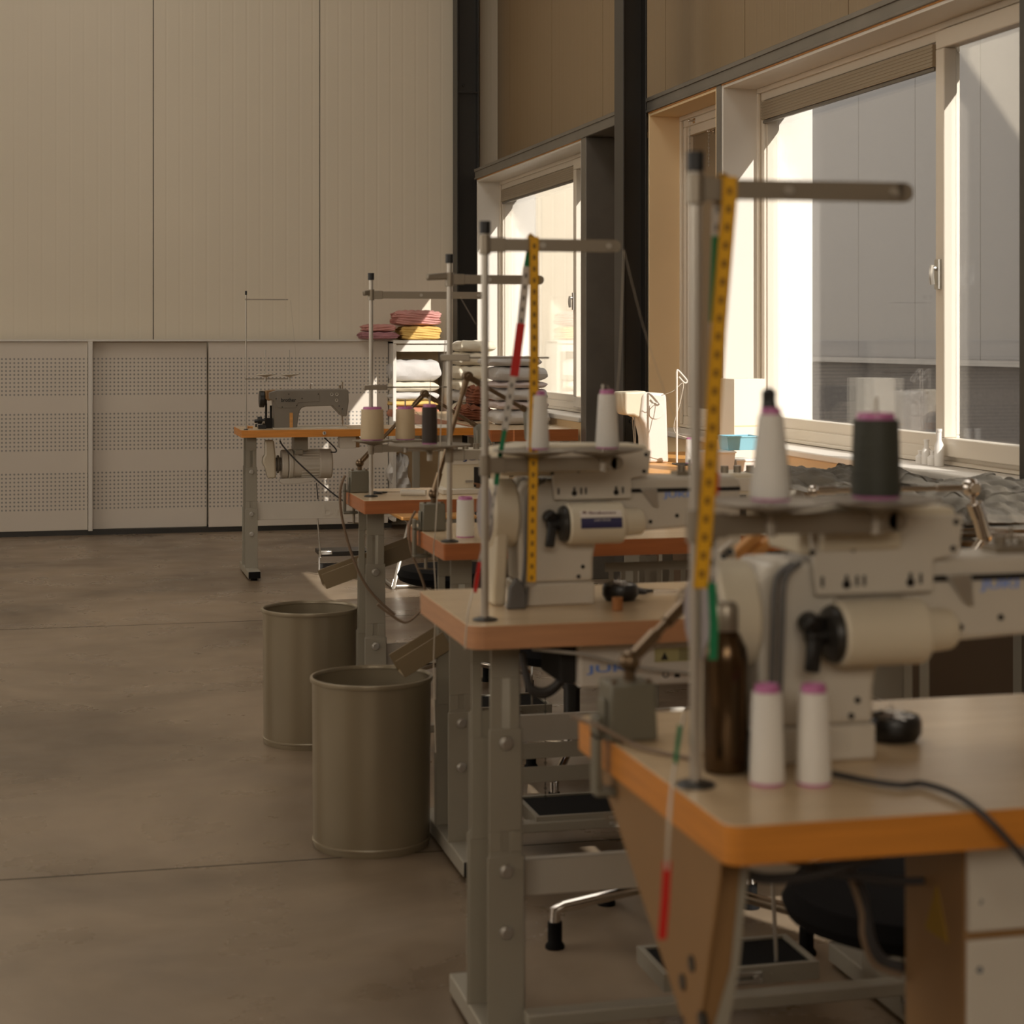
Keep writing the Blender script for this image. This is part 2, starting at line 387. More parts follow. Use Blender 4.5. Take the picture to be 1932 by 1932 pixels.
# unseen left wall, rear wall and roof, with openings added for the fill lights
lw = MB().b(-7.1, -7, -5, 13.2, 0, 1.7).b(-7.1, -7, -5, 13.2, 4.1, CEIL).b(-7.1, -7, -5, .4, 1.7, 4.1).b(-7.1, -7, 9.6, 13.2, 1.7, 4.1)
struct(lw.build('wall_left', M['plain'], smooth=False))
fw = MB().b(-7, -4.1, -5.1, -5, 0, CEIL).b(1.1, 3.6, -5.1, -5, 0, CEIL).b(-4.1, 1.1, -5.1, -5, 4.7, CEIL).b(-4.1, 1.1, -5.1, -5, 0, 2.7)
struct(fw.build('wall_front', M['plain'], smooth=False))
cl = MB().b(-7, -.7, -5, 13.2, CEIL, CEIL + .1).b(1.1, 3.6, -5, 13.2, CEIL, CEIL + .1).b(-.7, 1.1, -5, 2.9, CEIL, CEIL + .1).b(-.7, 1.1, 11.1, 13.2, CEIL, CEIL + .1)
struct(cl.build('ceiling', M['ceil'], smooth=False))
# window wall : cladding above the lintel, below the sill and between the openings
up = MB(); ys = [-5, -1.2, -.06, 1.08, 2.22, 3.36, 4.50, 5.64, 6.78, 7.92, 9.06, 10.2, 11.34, 12.48, YB]
for a, b_ in zip(ys, ys[1:]): up.b(XP, XO, a + .003, b_ - .003, 2.47, CEIL)
up.b(XP, XO, -5, YB, 0, .80)
up.b(XP, XO, 8.60, 9.66, .80, 2.47); up.b(XP, XO, 12.45, YB, .80, 2.47); up.b(XP, XO, -5, .6, .8, 2.47)
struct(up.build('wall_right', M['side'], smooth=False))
struct(MB().b(XO - .02, XO, -5, YB, 2.46, CEIL).build('trim_3', M['dark'], smooth=False))
# low wall board below the sills
lb = MB().b(XW, XP, 9.76, 12.40, 0, .845).b(XW, XP, .6, 8.57, 0, .845)
struct(lb.build('baseboard_right', M['board'], smooth=False))
struct(MB().b(XW - .012, XW - .001, .6, 8.55, 0, .752).build('trim_18', mat('shade sheet below worktop', (92, 70, 48), .6), smooth=False))  # darker sheet added below the worktop, its shade put into the colour

def channel(name, y0, y1):
    o = MB().b(XW - .004, XP, y0, y1, 2.395, 2.467).b(XW - .010, XW - .004, y0, y1, 2.447, 2.467).b(XW - .010, XW - .004, y0, y1, 2.395, 2.407).build(name, M['cchan'], bevel=.002)
    return struct(o)
channel('trim_4', 8.735, 12.446); channel('trim_5', 4.77, 8.58); channel('trim_6', .5, 4.60)

def steel_column(n, x0, x1, y0, y1):
    t = .009; c = MB().b(x0, x0 + t, y0, y1, 0, CEIL).b(x1 - t, x1, y0, y1, 0, CEIL).b(x0, x1, (y0 + y1) / 2 - .003, (y0 + y1) / 2 + .003, 0, CEIL)
    c.b(x0, x1, y0 + .001, y0 + .012, 3.02, 3.03)
    for z in (.9, 3.08): c.cyl((x0 + .06, y0 + .06, z), (x0 + .06, y0 + .07, z), .009, n=10)
    return struct(c.build('trim_%d' % n, M['steel'], bevel=.002))
steel_column(7, 2.628, 2.750, 8.585, 8.735)
steel_column(8, 2.667, 2.825, 12.665, 12.81)
steel_column(9, 2.628, 2.750, 4.61, 4.765)
# grey steel uprights beside the openings
struct(MB().b(XW - .004, XP - .05, 9.66, 9.76, 0, 2.395).build('trim_10', M['cchan'], bevel=.003))
struct(MB().b(XW - .004, XF + .05, 7.54, 7.60, .80, 2.395).build('trim_11', M['cchan'], bevel=.003))
# service upright seen in the recess
struct(MB().b(2.90, XP, 9.05, 9.30, .0, 2.33).b(2.80, 2.9, 9.05, 9.06, 0, 2.33).build('trim_12', M['sage'], bevel=.003))

def window(n, y0, y1, mull, shutter, reveal_l=True, ztop=2.395, zb=.845, opaque=False):
    """y0 near side, y1 far side. board reveals, plastic frame, sashes, glass, roller housing"""
    t = .018
    r = MB().b(XW, XF + .02, y1 - t, y1, zb, ztop)            # far jamb board (faces the room)
    r.b(XW, XF + .02, y0, y0 + t, zb, ztop)
    r.b(XW + .001, XF + .02, y0, y1, ztop - t, ztop - .006)
    root = struct(r.build('window_%d' % n, M['board'] if not reveal_l else M['white'], bevel=.0015))
    def kid(mb, name, m, bev=.002): return mb.build(name, m, root, bevel=bev)
    kid(MB().b(XW - .001, XF, y0, y1, ztop - .006, ztop + .004), 'plywood_edge', M['ply'], 0)
    kid(MB().b(XW - .02, XF + .02, y0, y1, zb, zb + .028), 'sill', M['white'], .006)
    a, b_, zt, z0 = y0 + t, y1 - t, ztop - t, zb + .03
    f = MB(); w = .055
    def ringf(m_, xa_, xb_, ya_, yb_, za_, zb_, w_, wt=None, wb=None):
        wt = w_ if wt is None else wt; wb = w_ if wb is None else wb
        m_.b(xa_, xb_, ya_, yb_, zb_ - wt, zb_); m_.b(xa_, xb_, ya_, yb_, za_, za_ + wb)
        m_.b(xa_, xb_, ya_, ya_ + w_, za_ + wb, zb_ - wt); m_.b(xa_, xb_, yb_ - w_, yb_, za_ + wb, zb_ - wt)
    ringf(f, XF, XF + .07, a, b_, z0, zt, w)
    ringf(f, XF - .014, XF - .0005, a, b_, z0, zt, .022, wb=.014)
    fr = kid(f, 'window_frame', M['frame'], .003)
    segs = [(a, mull - .0), (mull, b_)] if mull else [(a, b_)]
    for k, (p, q) in enumerate(segs):
        s = MB(); w2 = .062; xo = XF + (.012 if (k == 1 or not mull) else -.030); za, zz = z0 + w - .02, zt - w + .02
        if k == 0 and mull: za, zz = z0 + .03, zt - .03
        ringf(s, xo, xo + .05, p, q, za, zz, w2)
        sash = kid(s, 'sash', M['frame'], .004)
        gm = M['glass'] if not opaque else M['tan2']
        MB().b(xo + .024, xo + .030, p + w2, q - w2, za + w2, zz - w2).build('glass_pane' if not opaque else 'infill_panel', gm, sash, smooth=False)
        if not opaque: MB().b(xo + .044, xo + .048, p + w2, q - w2, za + w2, zz - w2).build('glass_pane', M['glass'], sash, smooth=False)
        if k == 0 and mull:
            hz = 1.52
            MB().b(xo - .012, xo, q - .045, q - .015, hz - .05, hz + .05).cyl((xo - .03, q - .03, hz + .02), (xo - .012, q - .03, hz + .02), .008).tube([(xo - .026, q - .03, hz + .03), (xo - .030, q - .03, hz), (xo - .026, q - .03, hz - .035)], .009).build('handle', M['bolt'], sash)
    if shutter:
        p, q = (mull if mull else a) + .06, b_ - .055
        s = MB().b(XF - .012, XF + .012, p, q, zt - .140, zt - .062)
        for k in range(6): s.b(XF - .0145, XF - .011, p, q, zt - .136 + k * .012, zt - .1315 + k * .012)
        kid(s, 'roller_blind_housing', mat('taupe ribbed aluminium', (158, 144, 122), .4, .2), .001)
        kid(MB().b(XF - .006, XF + .006, p, q, zt - .154, zt - .142), 'blind_bottom_rail', M['cchan'], .001)
    # outer reveal and outer head
    kid(MB().b(XF + .07, XO + .06, y1 - .02, y1 + .01, zb, 2.40).b(XF + .07, XO + .06, y0 - .01, y0 + .02, zb, 2.40), 'outer_reveal', M['white'], .002)
    kid(MB().b(XF + .07, XO + .03, y0 - .01, y1 + .01, 2.385, 2.45), 'outer_head', M['white'], .002)
    kid(MB().b(XF + .06, XO + .08, y0 - .01, y1 + .01, zb - .02, zb + .01), 'outer_sill', M['cchan'], .002)
    return root
window(1, 4.77, 7.54, 5.80, True)
window(2, 9.76, 12.40, 10.42, True)
window(3, 7.60, 8.57, None, False, reveal_l=False, opaque=True)
window(4, 0.6, 4.60, 2.2, True)  # unseen near window, widened to add daylight on the foreground

# neighbouring building and yard, real distance beyond the glass
struct(MB().b(3.2, 16, -20, 60, -.2, -.1).build('trim_13', M['ground'], smooth=False))
ex = MB(); y = -12
while y < 30: ex.b(7.0, 7.3, y + .002, y + 1.146, 1.12, 5.0); y += 1.15
struct(ex.build('trim_14', M['ext'], smooth=False))
struct(MB().b(7.03, 7.3, -12, 30, -.1, 1.1).build('trim_15', M['extdark'], smooth=False))
struct(MB().b(6.93, 7.0, -12, 30, 1.09, 1.135).build('trim_16', M['cchan'], smooth=False))
struct(MB().b(6.2, 9.0, 27.5, 50, -.1, 5.6).build('trim_17', M['extlight'], smooth=False))

#==PARTITION==
def perforated_door(x0, x1, y, label):
    t = thing('perforated_screen', label, 'screen', (x0, y, .03), 'perforated white screens along the rear wall')
    MB().b(x0 + .003, x1 - .003, y, y + .022, .035, 1.285).build('panel', M['perf'], t, bevel=.002, smooth=False)
    return t
perforated_door(-1.9, .158, 12.62, 'perforated white metal screen at the far left edge of the rear wall')
perforated_door(.185, .944, 12.665, 'narrow perforated white screen set back between two wider ones')
perforated_door(.946, 2.175, 12.62, 'perforated white metal screen behind the far sewing table')
pp = MB().b(.158, .188, 12.585, 12.66, .03, 1.285).build('screen_post', M['white'], bevel=.004)
tag(recenter(pp, (.17, 12.62, .03)), 'slim upright white post between two perforated screens', 'post')
kb = MB().b(-6.9, 2.2, 12.63, 12.80, 0, .034).build('baseboard_back', M['steel'], smooth=False); struct(kb)
cap = MB().b(-1.9, 2.2, 12.60, 12.80, 1.285, 1.298).build('screen_cap_board', M['white'], bevel=.002)
tag(recenter(cap, (0, 12.7, 1.285)), 'long white cap board lying along the top of the screens', 'ledge')

# shelf unit beside the window
sx0, sx1, sy0, sy1 = 2.178, 2.575, 12.45, 12.78
sh = thing('shelf_unit', 'white shelf unit stuffed with folded cloth in the far corner', 'shelf', (sx0, sy0, 0))
MB().b(sx0, sx0 + .022, sy0, sy1, .06, 1.285).build('side_panel', M['white'], sh, bevel=.001)
MB().b(sx1 - .022, sx1, sy0, sy1, .06, 1.285).build('side_panel', M['white'], sh, bevel=.001)
MB().b(sx0, sx1, sy0 - .004, sy1, 1.27, 1.292).b(sx0 + .022, sx1 - .022, sy0 + .005, sy0 + .02, 1.215, 1.262).build('top_board', M['white'], sh, bevel=.001)
for z in (.73, .10): MB().b(sx0 + .022, sx1 - .022, sy0 + .01, sy1, z, z + .02).build('shelf_board', M['white'], sh, bevel=.001)
MB().b(sx0 + .022, sx1 - .022, sy1 - .012, sy1, .1, 1.27).build('back_panel', M['board'], sh)
#==OBJECTS==
def lerp(a, b, t): return a + (b - a) * t
# ---------- cloth
def cloth(name, m, x0, x1, y0, y1, z0, z1, label=None, cat='cloth', group=None, seed=0, rough=.012, layers=3, parent=None, fine=0):
    """a folded length of cloth: soft rounded slab whose layered folds show on the rim"""
    rnd = random.Random(seed); bm = bmesh.new()
    nx, ny, nz = (44, 44, layers * 4) if fine else (14, 8, layers * 4)
    w, d, h = x1 - x0, y1 - y0, z1 - z0
    ph = [rnd.uniform(0, 6.28) for _ in range(8)]
    def pos(i, j, k):
        u, v, t = i / nx * 2 - 1, j / ny * 2 - 1, k / nz * 2 - 1
        lay = abs(math.sin((k / nz) * layers * PI))                      # each fold bulges
        rx = 1 - .05 * (1 - lay) - .10 * abs(t) ** 4 - .05 * math.sin(3 * v + ph[0] + 4 * t)
        ry = 1 - .05 * (1 - lay) - .10 * abs(t) ** 4
        e = 1 - .30 * max(0, abs(u) - .72) ** 1.5 * 2.5
        zz = t * e * (1 - .10 * abs(v) ** 3)
        x = (x0 + x1) / 2 + u * w / 2 * (rx if abs(u) > .5 else 1) ; y = (y0 + y1) / 2 + v * d / 2 * (ry if abs(v) > .5 else 1)
        z = z0 + (zz + 1) / 2 * h
        wob = rough * (math.sin(9 * u + ph[1] + 2 * v) * .5 + math.sin(15 * u + ph[2] - 5 * v) * .3 + math.sin(7 * v + ph[3]) * .4)
        if t > .3: z += wob * (t - .3)
        if fine and t > .3: z += fine * (math.sin(23 * u + 6 * math.sin(5 * v + ph[6])) * math.sin(9 * v + 3 * math.sin(8 * u + ph[7])) + .5 * math.sin(41 * u + 17 * v + ph[2])) * (t - .3) - fine * .6 * (abs(u) > .8 or abs(v) > .8)
        x += rough * .5 * math.sin(20 * t + ph[4]) * (abs(u) > .9); y += rough * .5 * math.sin(17 * t + ph[5] + 5 * u) * (abs(v) > .9)
        return (x, y, max(z, z0 + .0005))
    V = {}
    for i in range(nx + 1):
        for j in range(ny + 1):
            for k in range(nz + 1):
                if i in (0, nx) or j in (0, ny) or k in (0, nz): V[i, j, k] = bm.verts.new(pos(i, j, k))
    for i in range(nx):
        for j in range(ny):
            for k in (0, nz): bm.faces.new((V[i, j, k], V[i + 1, j, k], V[i + 1, j + 1, k], V[i, j + 1, k]))
    for i in range(nx):
        for k in range(nz):
            for j in (0, ny): bm.faces.new((V[i, j, k], V[i + 1, j, k], V[i + 1, j, k + 1], V[i, j, k + 1]))
    for j in range(ny):
        for k in range(nz):
            for i in (0, nx): bm.faces.new((V[i, j, k], V[i, j + 1, k], V[i, j + 1, k + 1], V[i, j, k + 1]))
    q = MB(); q.bm.free(); q.bm = bm
    o = q.build(name, m, parent, sub=1)
    if label: tag(o, label, cat, group); recenter(o, ((x0 + x1) / 2, (y0 + y1) / 2, z0))
    return o

# ---------- sewing tables
ZT = .81
def sewing_table(name, label, x0, x1, y0, y1, em, leg='channel', left=True, right=True, lx=.045, bars=True, group='sewing tables', rc=.02, pedal=True, foot=None, ped=None):
    t = thing(name, label, 'table', ((x0 + x1) / 2, (y0 + y1) / 2, 0), group)
    th = .041
    def rr(r, ins=0):
        P = []
        for cx, cy, a0 in ((x1 - r, y1 - r, 0), (x0 + r, y1 - r, 90), (x0 + r, y0 + r, 180), (x1 - r, y0 + r, 270)):
            for k in range(6):
                a = math.radians(a0 + k * 18); P.append((cx + (r - ins) * math.cos(a), cy + (r - ins) * math.sin(a)))
        return P
    top = MB().prism(rr(rc, .0012), ZT - th, ZT, 'Z').build('tabletop', M['lam'], t, bevel=.0008, smooth=False)
    # wooden rim round the board
    bm = MB(); A = rr(rc); B = rr(rc, .004); lo, hi = ZT - th + .0006, ZT - .0008
    for P0, P1, z0_, z1_ in ((A, A, lo, hi),):
        n = len(A); o_l = [bm.bm.verts.new((p[0], p[1], lo)) for p in A]; o_h = [bm.bm.verts.new((p[0], p[1], hi)) for p in A]
        i_l = [bm.bm.verts.new((p[0], p[1], lo)) for p in B]; i_h = [bm.bm.verts.new((p[0], p[1], hi)) for p in B]
        for k in range(n):
            q = (k + 1) % n
            for f in ((o_l[k], o_l[q], o_h[q], o_h[k]), (o_h[k], o_h[q], i_h[q], i_h[k]), (i_h[k], i_h[q], i_l[q], i_l[k]), (i_l[k], i_l[q], o_l[q], o_l[k])): bm.bm.faces.new(f)
    bm.build('wooden_rim', em, top)
    ym = (y0 + y1) / 2; yf, yb = ym - .082, ym + .082
    def channel_leg(xl, s):
        """s=+1: web on the inner (+x) side"""
        w = .055
        def chan(xa, wa, za, zb, slots, tt=.003, e=0.0, mt=M['grey']):
            m_ = MB(); xb = xa + wa
            xw = (xb - tt, xb) if s > 0 else (xa, xa + tt)
            m_.b(*xw, yf - e, yb + e, za, zb)
            sl = sorted(slots); z = za; xc = (xa + xb) / 2; hw = .0075
            for a_, b__ in sl:
                m_.b(xa, xb, yf - e, yf - e + tt, z, a_); m_.b(xa, xc - hw, yf - e, yf - e + tt, a_, b__); m_.b(xc + hw, xb, yf - e, yf - e + tt, a_, b__)
                m_.b(xa, xb, yb + e - tt, yb + e, z, a_); m_.b(xa, xc - hw, yb + e - tt, yb + e, a_, b__); m_.b(xc + hw, xb, yb + e - tt, yb + e, a_, b__); z = b__
            m_.b(xa, xb, yf - e, yf - e + tt, z, zb); m_.b(xa, xb, yb + e - tt, yb + e, z, zb)
            # short lips
            return m_
        L0 = chan(xl, w, .36, ZT - th, [(.55, .69)]).build('leg', M['grey'], t, bevel=.0012)
        L1 = chan(xl - .0035, w + .007, .045, .60, [(.378, .415)], e=.0035).build('leg_sleeve', M['grey'], t, bevel=.0012)
        L2 = chan(xl - .007, w + .014, .045, .372, [], e=.007)
        L2.build('lower_sleeve', M['grey'], L1, bevel=.0012)
        for z in (.575, .345, .235):
            MB().cyl((xl + w / 2, yf - .016, z), (xl + w / 2, yf - .002, z), .0098, n=14).cyl((xl + w / 2, yf - .0105, z), (xl + w / 2, yf - .003, z), .0125, n=20).build('bolt', M['bolt'], L1, bevel=.001)
        # foot : long square bar with black end caps
        fa, fb = foot or (y0 - .02, y1 + .02)
        ft = MB().b(xl - .006, xl + w + .006, fa, fb, .012, .05).build('foot', M['grey'], t, bevel=.003)
        for ya, yb_ in ((fa - .004, fa + .001), (fb - .001, fb + .004)): MB().b(xl - .004, xl + w + .004, ya, yb_, .013, .049).build('end_cap', M['rubber'], ft, bevel=.002)
        for yy in (fa + .03, fb - .03): MB().cyl((xl + w / 2, yy, 0), (xl + w / 2, yy, .013), .018).build('glide', M['rubber'], ft)
    def gusset_leg(xl):
        w = .026; yf2, yb2 = y0 + .11, y0 + .17
        c = MB().b(xl, xl + w, yf2, yb2, .05, ZT - th - .01)
        c.prism([(yf2, .56), (yb2, .56), (y1 - .06, ZT - th), (y0 + .04, ZT - th)], xl - .004, xl, 'X')
        c.prism([(xl, .56), (xl + w, .56), (xl + w + .016, .64), (xl + w + .030, ZT - th), (xl, ZT - th)], yf2 - .004, yf2, 'Y')
        g = c.build('leg', M['tan'], t, bevel=.002)  # tan colour stands in for warm light and shade on the grey leg
        MB().prism([(xl + .008, .05), (xl + w, .05), (xl + w, .56), (xl + w + .014, .63), (xl + w + .028, ZT - th), (xl + w + .019, ZT - th), (xl + w + .004, .63), (xl + .008, .56)], yf2 - .0065, yf2 - .0042, 'Y').build('front_plate', M['grey'], g, bevel=.001)
        for z, y in ((.60, .16), (.58, .10), (.63, .13)): MB().cyl((xl - .006, y0 + y, z), (xl, y0 + y, z), .009, n=12).build('bolt', M['steel'], g)
        ft = MB().b(xl - .006, xl + w + .006, y0 - .02, y1 + .02, .012, .05).build('foot', M['grey'], t, bevel=.003)
        for yy in (y0 + .01, y1 - .01): MB().cyl((xl + w / 2, yy, 0), (xl + w / 2, yy, .013), .018).build('glide', M['rubber'], ft)
    (gusset_leg if leg == 'gusset' else lambda x: channel_leg(x, 1))(x0 + lx)
    if right: channel_leg(x1 - lx - .055, -1)
    xa, xb = x0 + lx + .055, x1 - lx - .055
    if bars:
        MB().b(xa, xb, ym + .01, ym + .014, .268, .335).b(xa, xb, ym + .01, ym + .03, .332, .335).build('crossbar', M['greyl'], t, bevel=.001)
        MB().b(xa, xb, y0 + .10, y0 + .14, .075, .10).build('foot_rail', M['grey'], t, bevel=.003)
    if pedal:
        xp = lerp(xa, xb, .52)
        q0, q1, r0, r1 = ped or (xp - .14, xp + .14, ym + .04, ym + .26); xp = (q0 + q1) / 2
        p = MB(); p.b(q0, q1, r0, r0 + .012, .078, .112).b(q0, q1, r1 - .012, r1, .078, .112).b(q0, q0 + .012, r0 + .012, r1 - .012, .078, .112).b(q1 - .012, q1, r0 + .012, r1 - .012, .078, .112).b(q0 + .012, q1 - .012, r0 + .012, r1 - .012, .092, .100)
        for k in range(2): p.cyl((q1 - .05 - k * .05, r0 - .001, .095), (q1 - .05 - k * .05, r0 + .001, .095), .004)
        p = p.build('treadle', M['grey'], t, bevel=.002)
        MB().b(q0 + .014, q1 - .014, r0 + .014, r1 - .014, .100, .108).build('rubber_mat', M['rubber'], p, bevel=.001)
        hx = lerp(q0, q1, .52)
        MB().b(hx - .03, hx + .03, r0 - .010, r0, .083, .091).b(hx - .03, hx + .03, r0 - .010, r0, .097, .105).cyl((hx + .018, r0 - .014, .094), (hx + .018, r0, .094), .006).build('hinge_plate', M['bolt'], p, bevel=.001)
        MB().cyl((xp + .08, r0 + .03, .108), (xp + .07, ym + .06, ZT - .10), .004).build('pitman_rod', M['pole'], t)
    return t

T4 = sewing_table('sewing_table', 'nearest sewing table with bright orange rim and flared bracket leg', .648, 1.66, 1.76, 2.33, M['edge'], leg='gusset', lx=.012, right=False, bars=False, pedal=False)
T3 = sewing_table('sewing_table', 'second sewing table from the front with pale beech rim and rounded corner', .672, 1.675, 3.09, 3.565, M['edge2'], lx=.073, rc=.03, ped=(onZ(1238, 1835, .1).x, onZ(1540, 1820, .1).x, onZ(1400, 1838, .1).y, onZ(1400, 1838, .1).y + .17))
TB = sewing_table('sewing_table', 'reddish rimmed sewing table directly behind the beech one', .885, 1.89, 4.36, 4.845, M['edge3'], lx=.05, rc=.006, ped=(onZ(1006, 1545, .1).x, onZ(1330, 1545, .1).x, onZ(1100, 1545, .1).y, onZ(1100, 1545, .1).y + .22))
TA = sewing_table('sewing_table', 'reddish rimmed sewing table beside the rear bin, lamp clamped on its left', .886, 1.89, 5.57, 6.02, M['edge3'], lx=.03, rc=.004, foot=(5.55, 5.862))
T1 = sewing_table('sewing_table', 'far sewing table with orange rim in front of the perforated screens', .93, 2.215, 10.04, 10.50, M['edge'], lx=.04, rc=.004, bars=False, pedal=False)
for x in (1.165,): text('8', 'number_plate', M['ink'], T1, (onY(612, 816, 10.034).x, 10.031, .79), .014)
MB().cyl((onY(612, 816, 10.034).x, 10.033, .79), (onY(612, 816, 10.034).x, 10.036, .79), .0095).build('round_tag', M['paper'], T1)
# treads and cable basket only the rear table shows
MB().b(1.02, 2.1, 10.20, 10.22, .310, .405).build('modesty_rail', M['greyl'], T1, bevel=.002)
text('brother', 'embossed_lettering', M['greyl'], T1, (onY(680, 960, 10.2).x, 10.199, .352), .05, width=.42, depth=.003)
br = MB(); 
for k in range(16): br.b(1.34 + k * .032, 1.352 + k * .032, 4.50, 4.503, .668, .712)
br.b(1.33, 1.86, 4.50, 4.503, .712, .735).b(1.33, 1.86, 4.50, 4.503, .655, .668).b(1.33, 1.86, 4.503, 4.62, .655, .658).build('slotted_cable_tray', M['grey'], TB)
for z in (.245, .185): MB().b(.99, 1.78, 4.52, 4.524, z, z + .04).build('lower_rail', M['grey'], TB, bevel=.001)

# cutting table with cloth, and worktop along the near windows
ct = thing('cutting_table', 'low wooden cutting table under the far window, piled with cloth', 'table', (2.5, 11, 0))
MB().b(2.25, 2.735, 9.78, 12.35, .775, .81).build('tabletop', M['lam'], ct, bevel=.002)
MB().b(2.25, 2.735, 9.775, 9.78, .745, .808).b(2.245, 2.25, 9.78, 12.35, .745, .808).build('wooden_rim', M['edge3'], ct)
for x, y in ((2.28, 9.84), (2.66, 9.84), (2.28, 12.25), (2.66, 12.25)): MB().b(x, x + .045, y, y + .045, 0, .775).build('leg', M['grey'], ct, bevel=.002)
wt = thing('worktop', 'long pine worktop along the near windows', 'worktop', (2.3, 6, 0))
MB().b(1.93, 2.736, 2.9, 8.0, .755, .79).build('board', M['wood'], wt, bevel=.002)
for y in (3.1, 4.7, 6.3, 7.9):
    for x in (2.0, 2.60): MB().b(x, x + .05, y, y + .05, 0, .755).build('leg', M['grey'], wt, bevel=.002)

# ---------- bins
def bin_(x, y, label):
    t = thing('waste_bin', label, 'bin', (x, y, 0), 'round metal bins on the floor')
    MB().lathe((x, y, 0), [(.001, .004), (.144, .004), (.147, .0), (.150, .012), (.153, .425), (.1505, .425), (.146, .015), (.001, .012)], 64).build('body', M['binm'], t)
    MB().lathe((x, y, 0), [(.1525, .421), (.1575, .422), (.1588, .427), (.1575, .433), (.152, .434), (.149, .430), (.149, .424)], 64, closed=True).build('rim', M['binm'], t)
    MB().lathe((x, y, 0), [(.1502, .014), (.1525, .016), (.1525, .020), (.1503, .022)], 64, closed=True).build('foot_bead', M['binm'], t)
    return t
bin_(.772, 4.735, 'front taupe metal bin, the larger looking of the two')
bin_(.776, 5.99, 'rear taupe metal bin standing half behind the front bin')

# ---------- scrap chutes running down from the tables
def chute(pts, w, label, y):
    p, q = pts
    t = thing('scrap_chute', label, 'chute', tuple(p), 'sloping sheet metal chutes')
    d = (Vector(q) - Vector(p)).normalized(); up = Vector((1, 0, 0)).cross(Vector((0, 1, 0)))
    n = d.cross(Vector((0, 1, 0))).normalized()
    if n.z < 0: n = -n
    m_ = MB().bar(p, q, w, .003, up=n)
    for s in (-1, 1):
        o = Vector((0, s * w / 2, 0)) + n * .024
        m_.bar(Vector(p) + o, Vector(q) + o, .003, .050, up=n)
    m_.build('trough', mat('taupe sheet steel', (132, 115, 88), .4), t, bevel=.001); return t
chute((onY(612, 1107, 5.93), onY(812, 1032, 5.93)), .10, 'long metal chute sloping down over the rear bin', 5.93)
chute((onY(757, 1272, 4.72), onY(845, 1217, 4.72)), .10, 'short metal chute dipping into the front bin', 4.72)

# ---------- thread stands
def thread_stand(base, label, h=.68, r=.0066, aup=.26, zup=.655, alow=.24, zlow=.285, discs=(.088, .214), thin=False, guide=0, ang=0.0, angd=0.0, bracket=0, pins=.118, discr=.072):
    base = Vector(base); t = thing('thread_stand', label, 'thread stand', base, 'thread stands on the sewing tables')
    P = M['pole'] if not thin else M['pole']
    MB().cyl(base, base + Vector((0, 0, h)), r).build('pole', P, t)
    MB().lathe(base, [(r, 0), (r * 3.4, 0), (r * 3.2, .003), (r * 1.6, .006), (r, .006)], 28, closed=True).build('base_flange', M['steel'], t)
    MB().cyl(base + Vector((0, 0, h - .006)), base + Vector((0, 0, h + .016)), r * 1.5).build('cap', M['black'], t, bevel=.001)
    def d(a): return Vector((math.cos(a), math.sin(a), 0))
    # upper arm : collar + flat drilled strip
    z = base.z + zup; e = d(ang)
    def arm(z, L, e, hh, name, holes):
        o = Vector((base.x, base.y, z))
        a = MB().bar(o + e * r * .5, o + e * L, .003, hh)
        a.cyl(o + e * L - Vector((0, 0, .0)) + e.cross(Vector((0, 0, 1))) * .0015, o + e * L - e.cross(Vector((0, 0, 1))) * .0015, hh / 2, n=16)
        a = a.build(name, M['armm'], t, bevel=.0006)
        MB().cyl(o - Vector((0, 0, hh * .75)), o + Vector((0, 0, hh * .75)), r * 1.55).box(o + e * (r * 3.2), (r * 4.5, .010, hh * 1.15), Matrix.Rotation(math.atan2(e.y, e.x), 3, 'Z')).build('collar', M['armm'], a, bevel=.001)
        nn = Vector((e.y, -e.x, 0))
        for k, hx in enumerate(holes):
            c = o + e * hx
            MB().cyl(c + nn * .0015, c + nn * .0045, hh * .22, n=14).build('screw', M['bolt'], a)
        return a
    hh = .0225 if not thin else .006
    arm(z, aup, e, hh, 'upper_arm', [r * 3.4, aup * .44, aup * .95])
    if bracket:
        o = Vector((base.x, base.y, z + .008)); MB().bar(o, o + Vector((-bracket, -.012, -.004)), .012, .016).build('clamp_tail', M['armm'], t, bevel=.003)
    ed = d(angd); zl = base.z + zlow
    if discs:
        arm(zl, alow, ed, .024 if not thin else .006, 'lower_arm', [r * 3.4, discs[-1]])
        for k, dx in enumerate(discs):
            c = Vector((base.x, base.y, zl)) + ed * dx
            dd = MB().lathe(c + Vector((0, 0, .0)), [(.006, 0), (.008, .008), (.014, .012), (discr * .8, .0205), (discr, .024), (discr, .026), (.012, .022), (.001, .022)], 36).build('spool_disc', M['armm'] if not thin else M['white'], t)
            MB().cyl(c + Vector((0, 0, -.014)), c + Vector((0, 0, .004)), .0065, n=12).build('disc_stem', M['bolt'], dd)
            MB().cyl(c + Vector((0, 0, .020)), c + Vector((0, 0, .022 + pins)), .0024, n=8).build('spool_pin', M['pole'], dd)
    if guide:
        o = Vector((base.x, base.y, base.z + guide)); g = MB().bar(o - ed * .022, o + ed * .05, .014, .016).build('guide_clamp', M['armm'], t, bevel=.002)
        MB().cyl(o + ed * .04, o + ed * .24, .0022, n=8).cyl(o + ed * .24, o + ed * .24 + Vector((.0, .03, 0)), .0022, n=8).build('guide_wire', M['armm'], g)
    return t
def disc_pt(base, zlow, dx, ang=0.0):
    return Vector((base[0] + math.cos(ang) * dx, base[1] + math.sin(ang) * dx, base[2] + zlow + .0265))
B4 = onZ(1312, 1482, ZT); B3 = onZ(915, 1170, ZT); BB = onZ(848, 1022, ZT); BA = onZ(700, 937, ZT); B1 = onZ(464, 811, ZT)
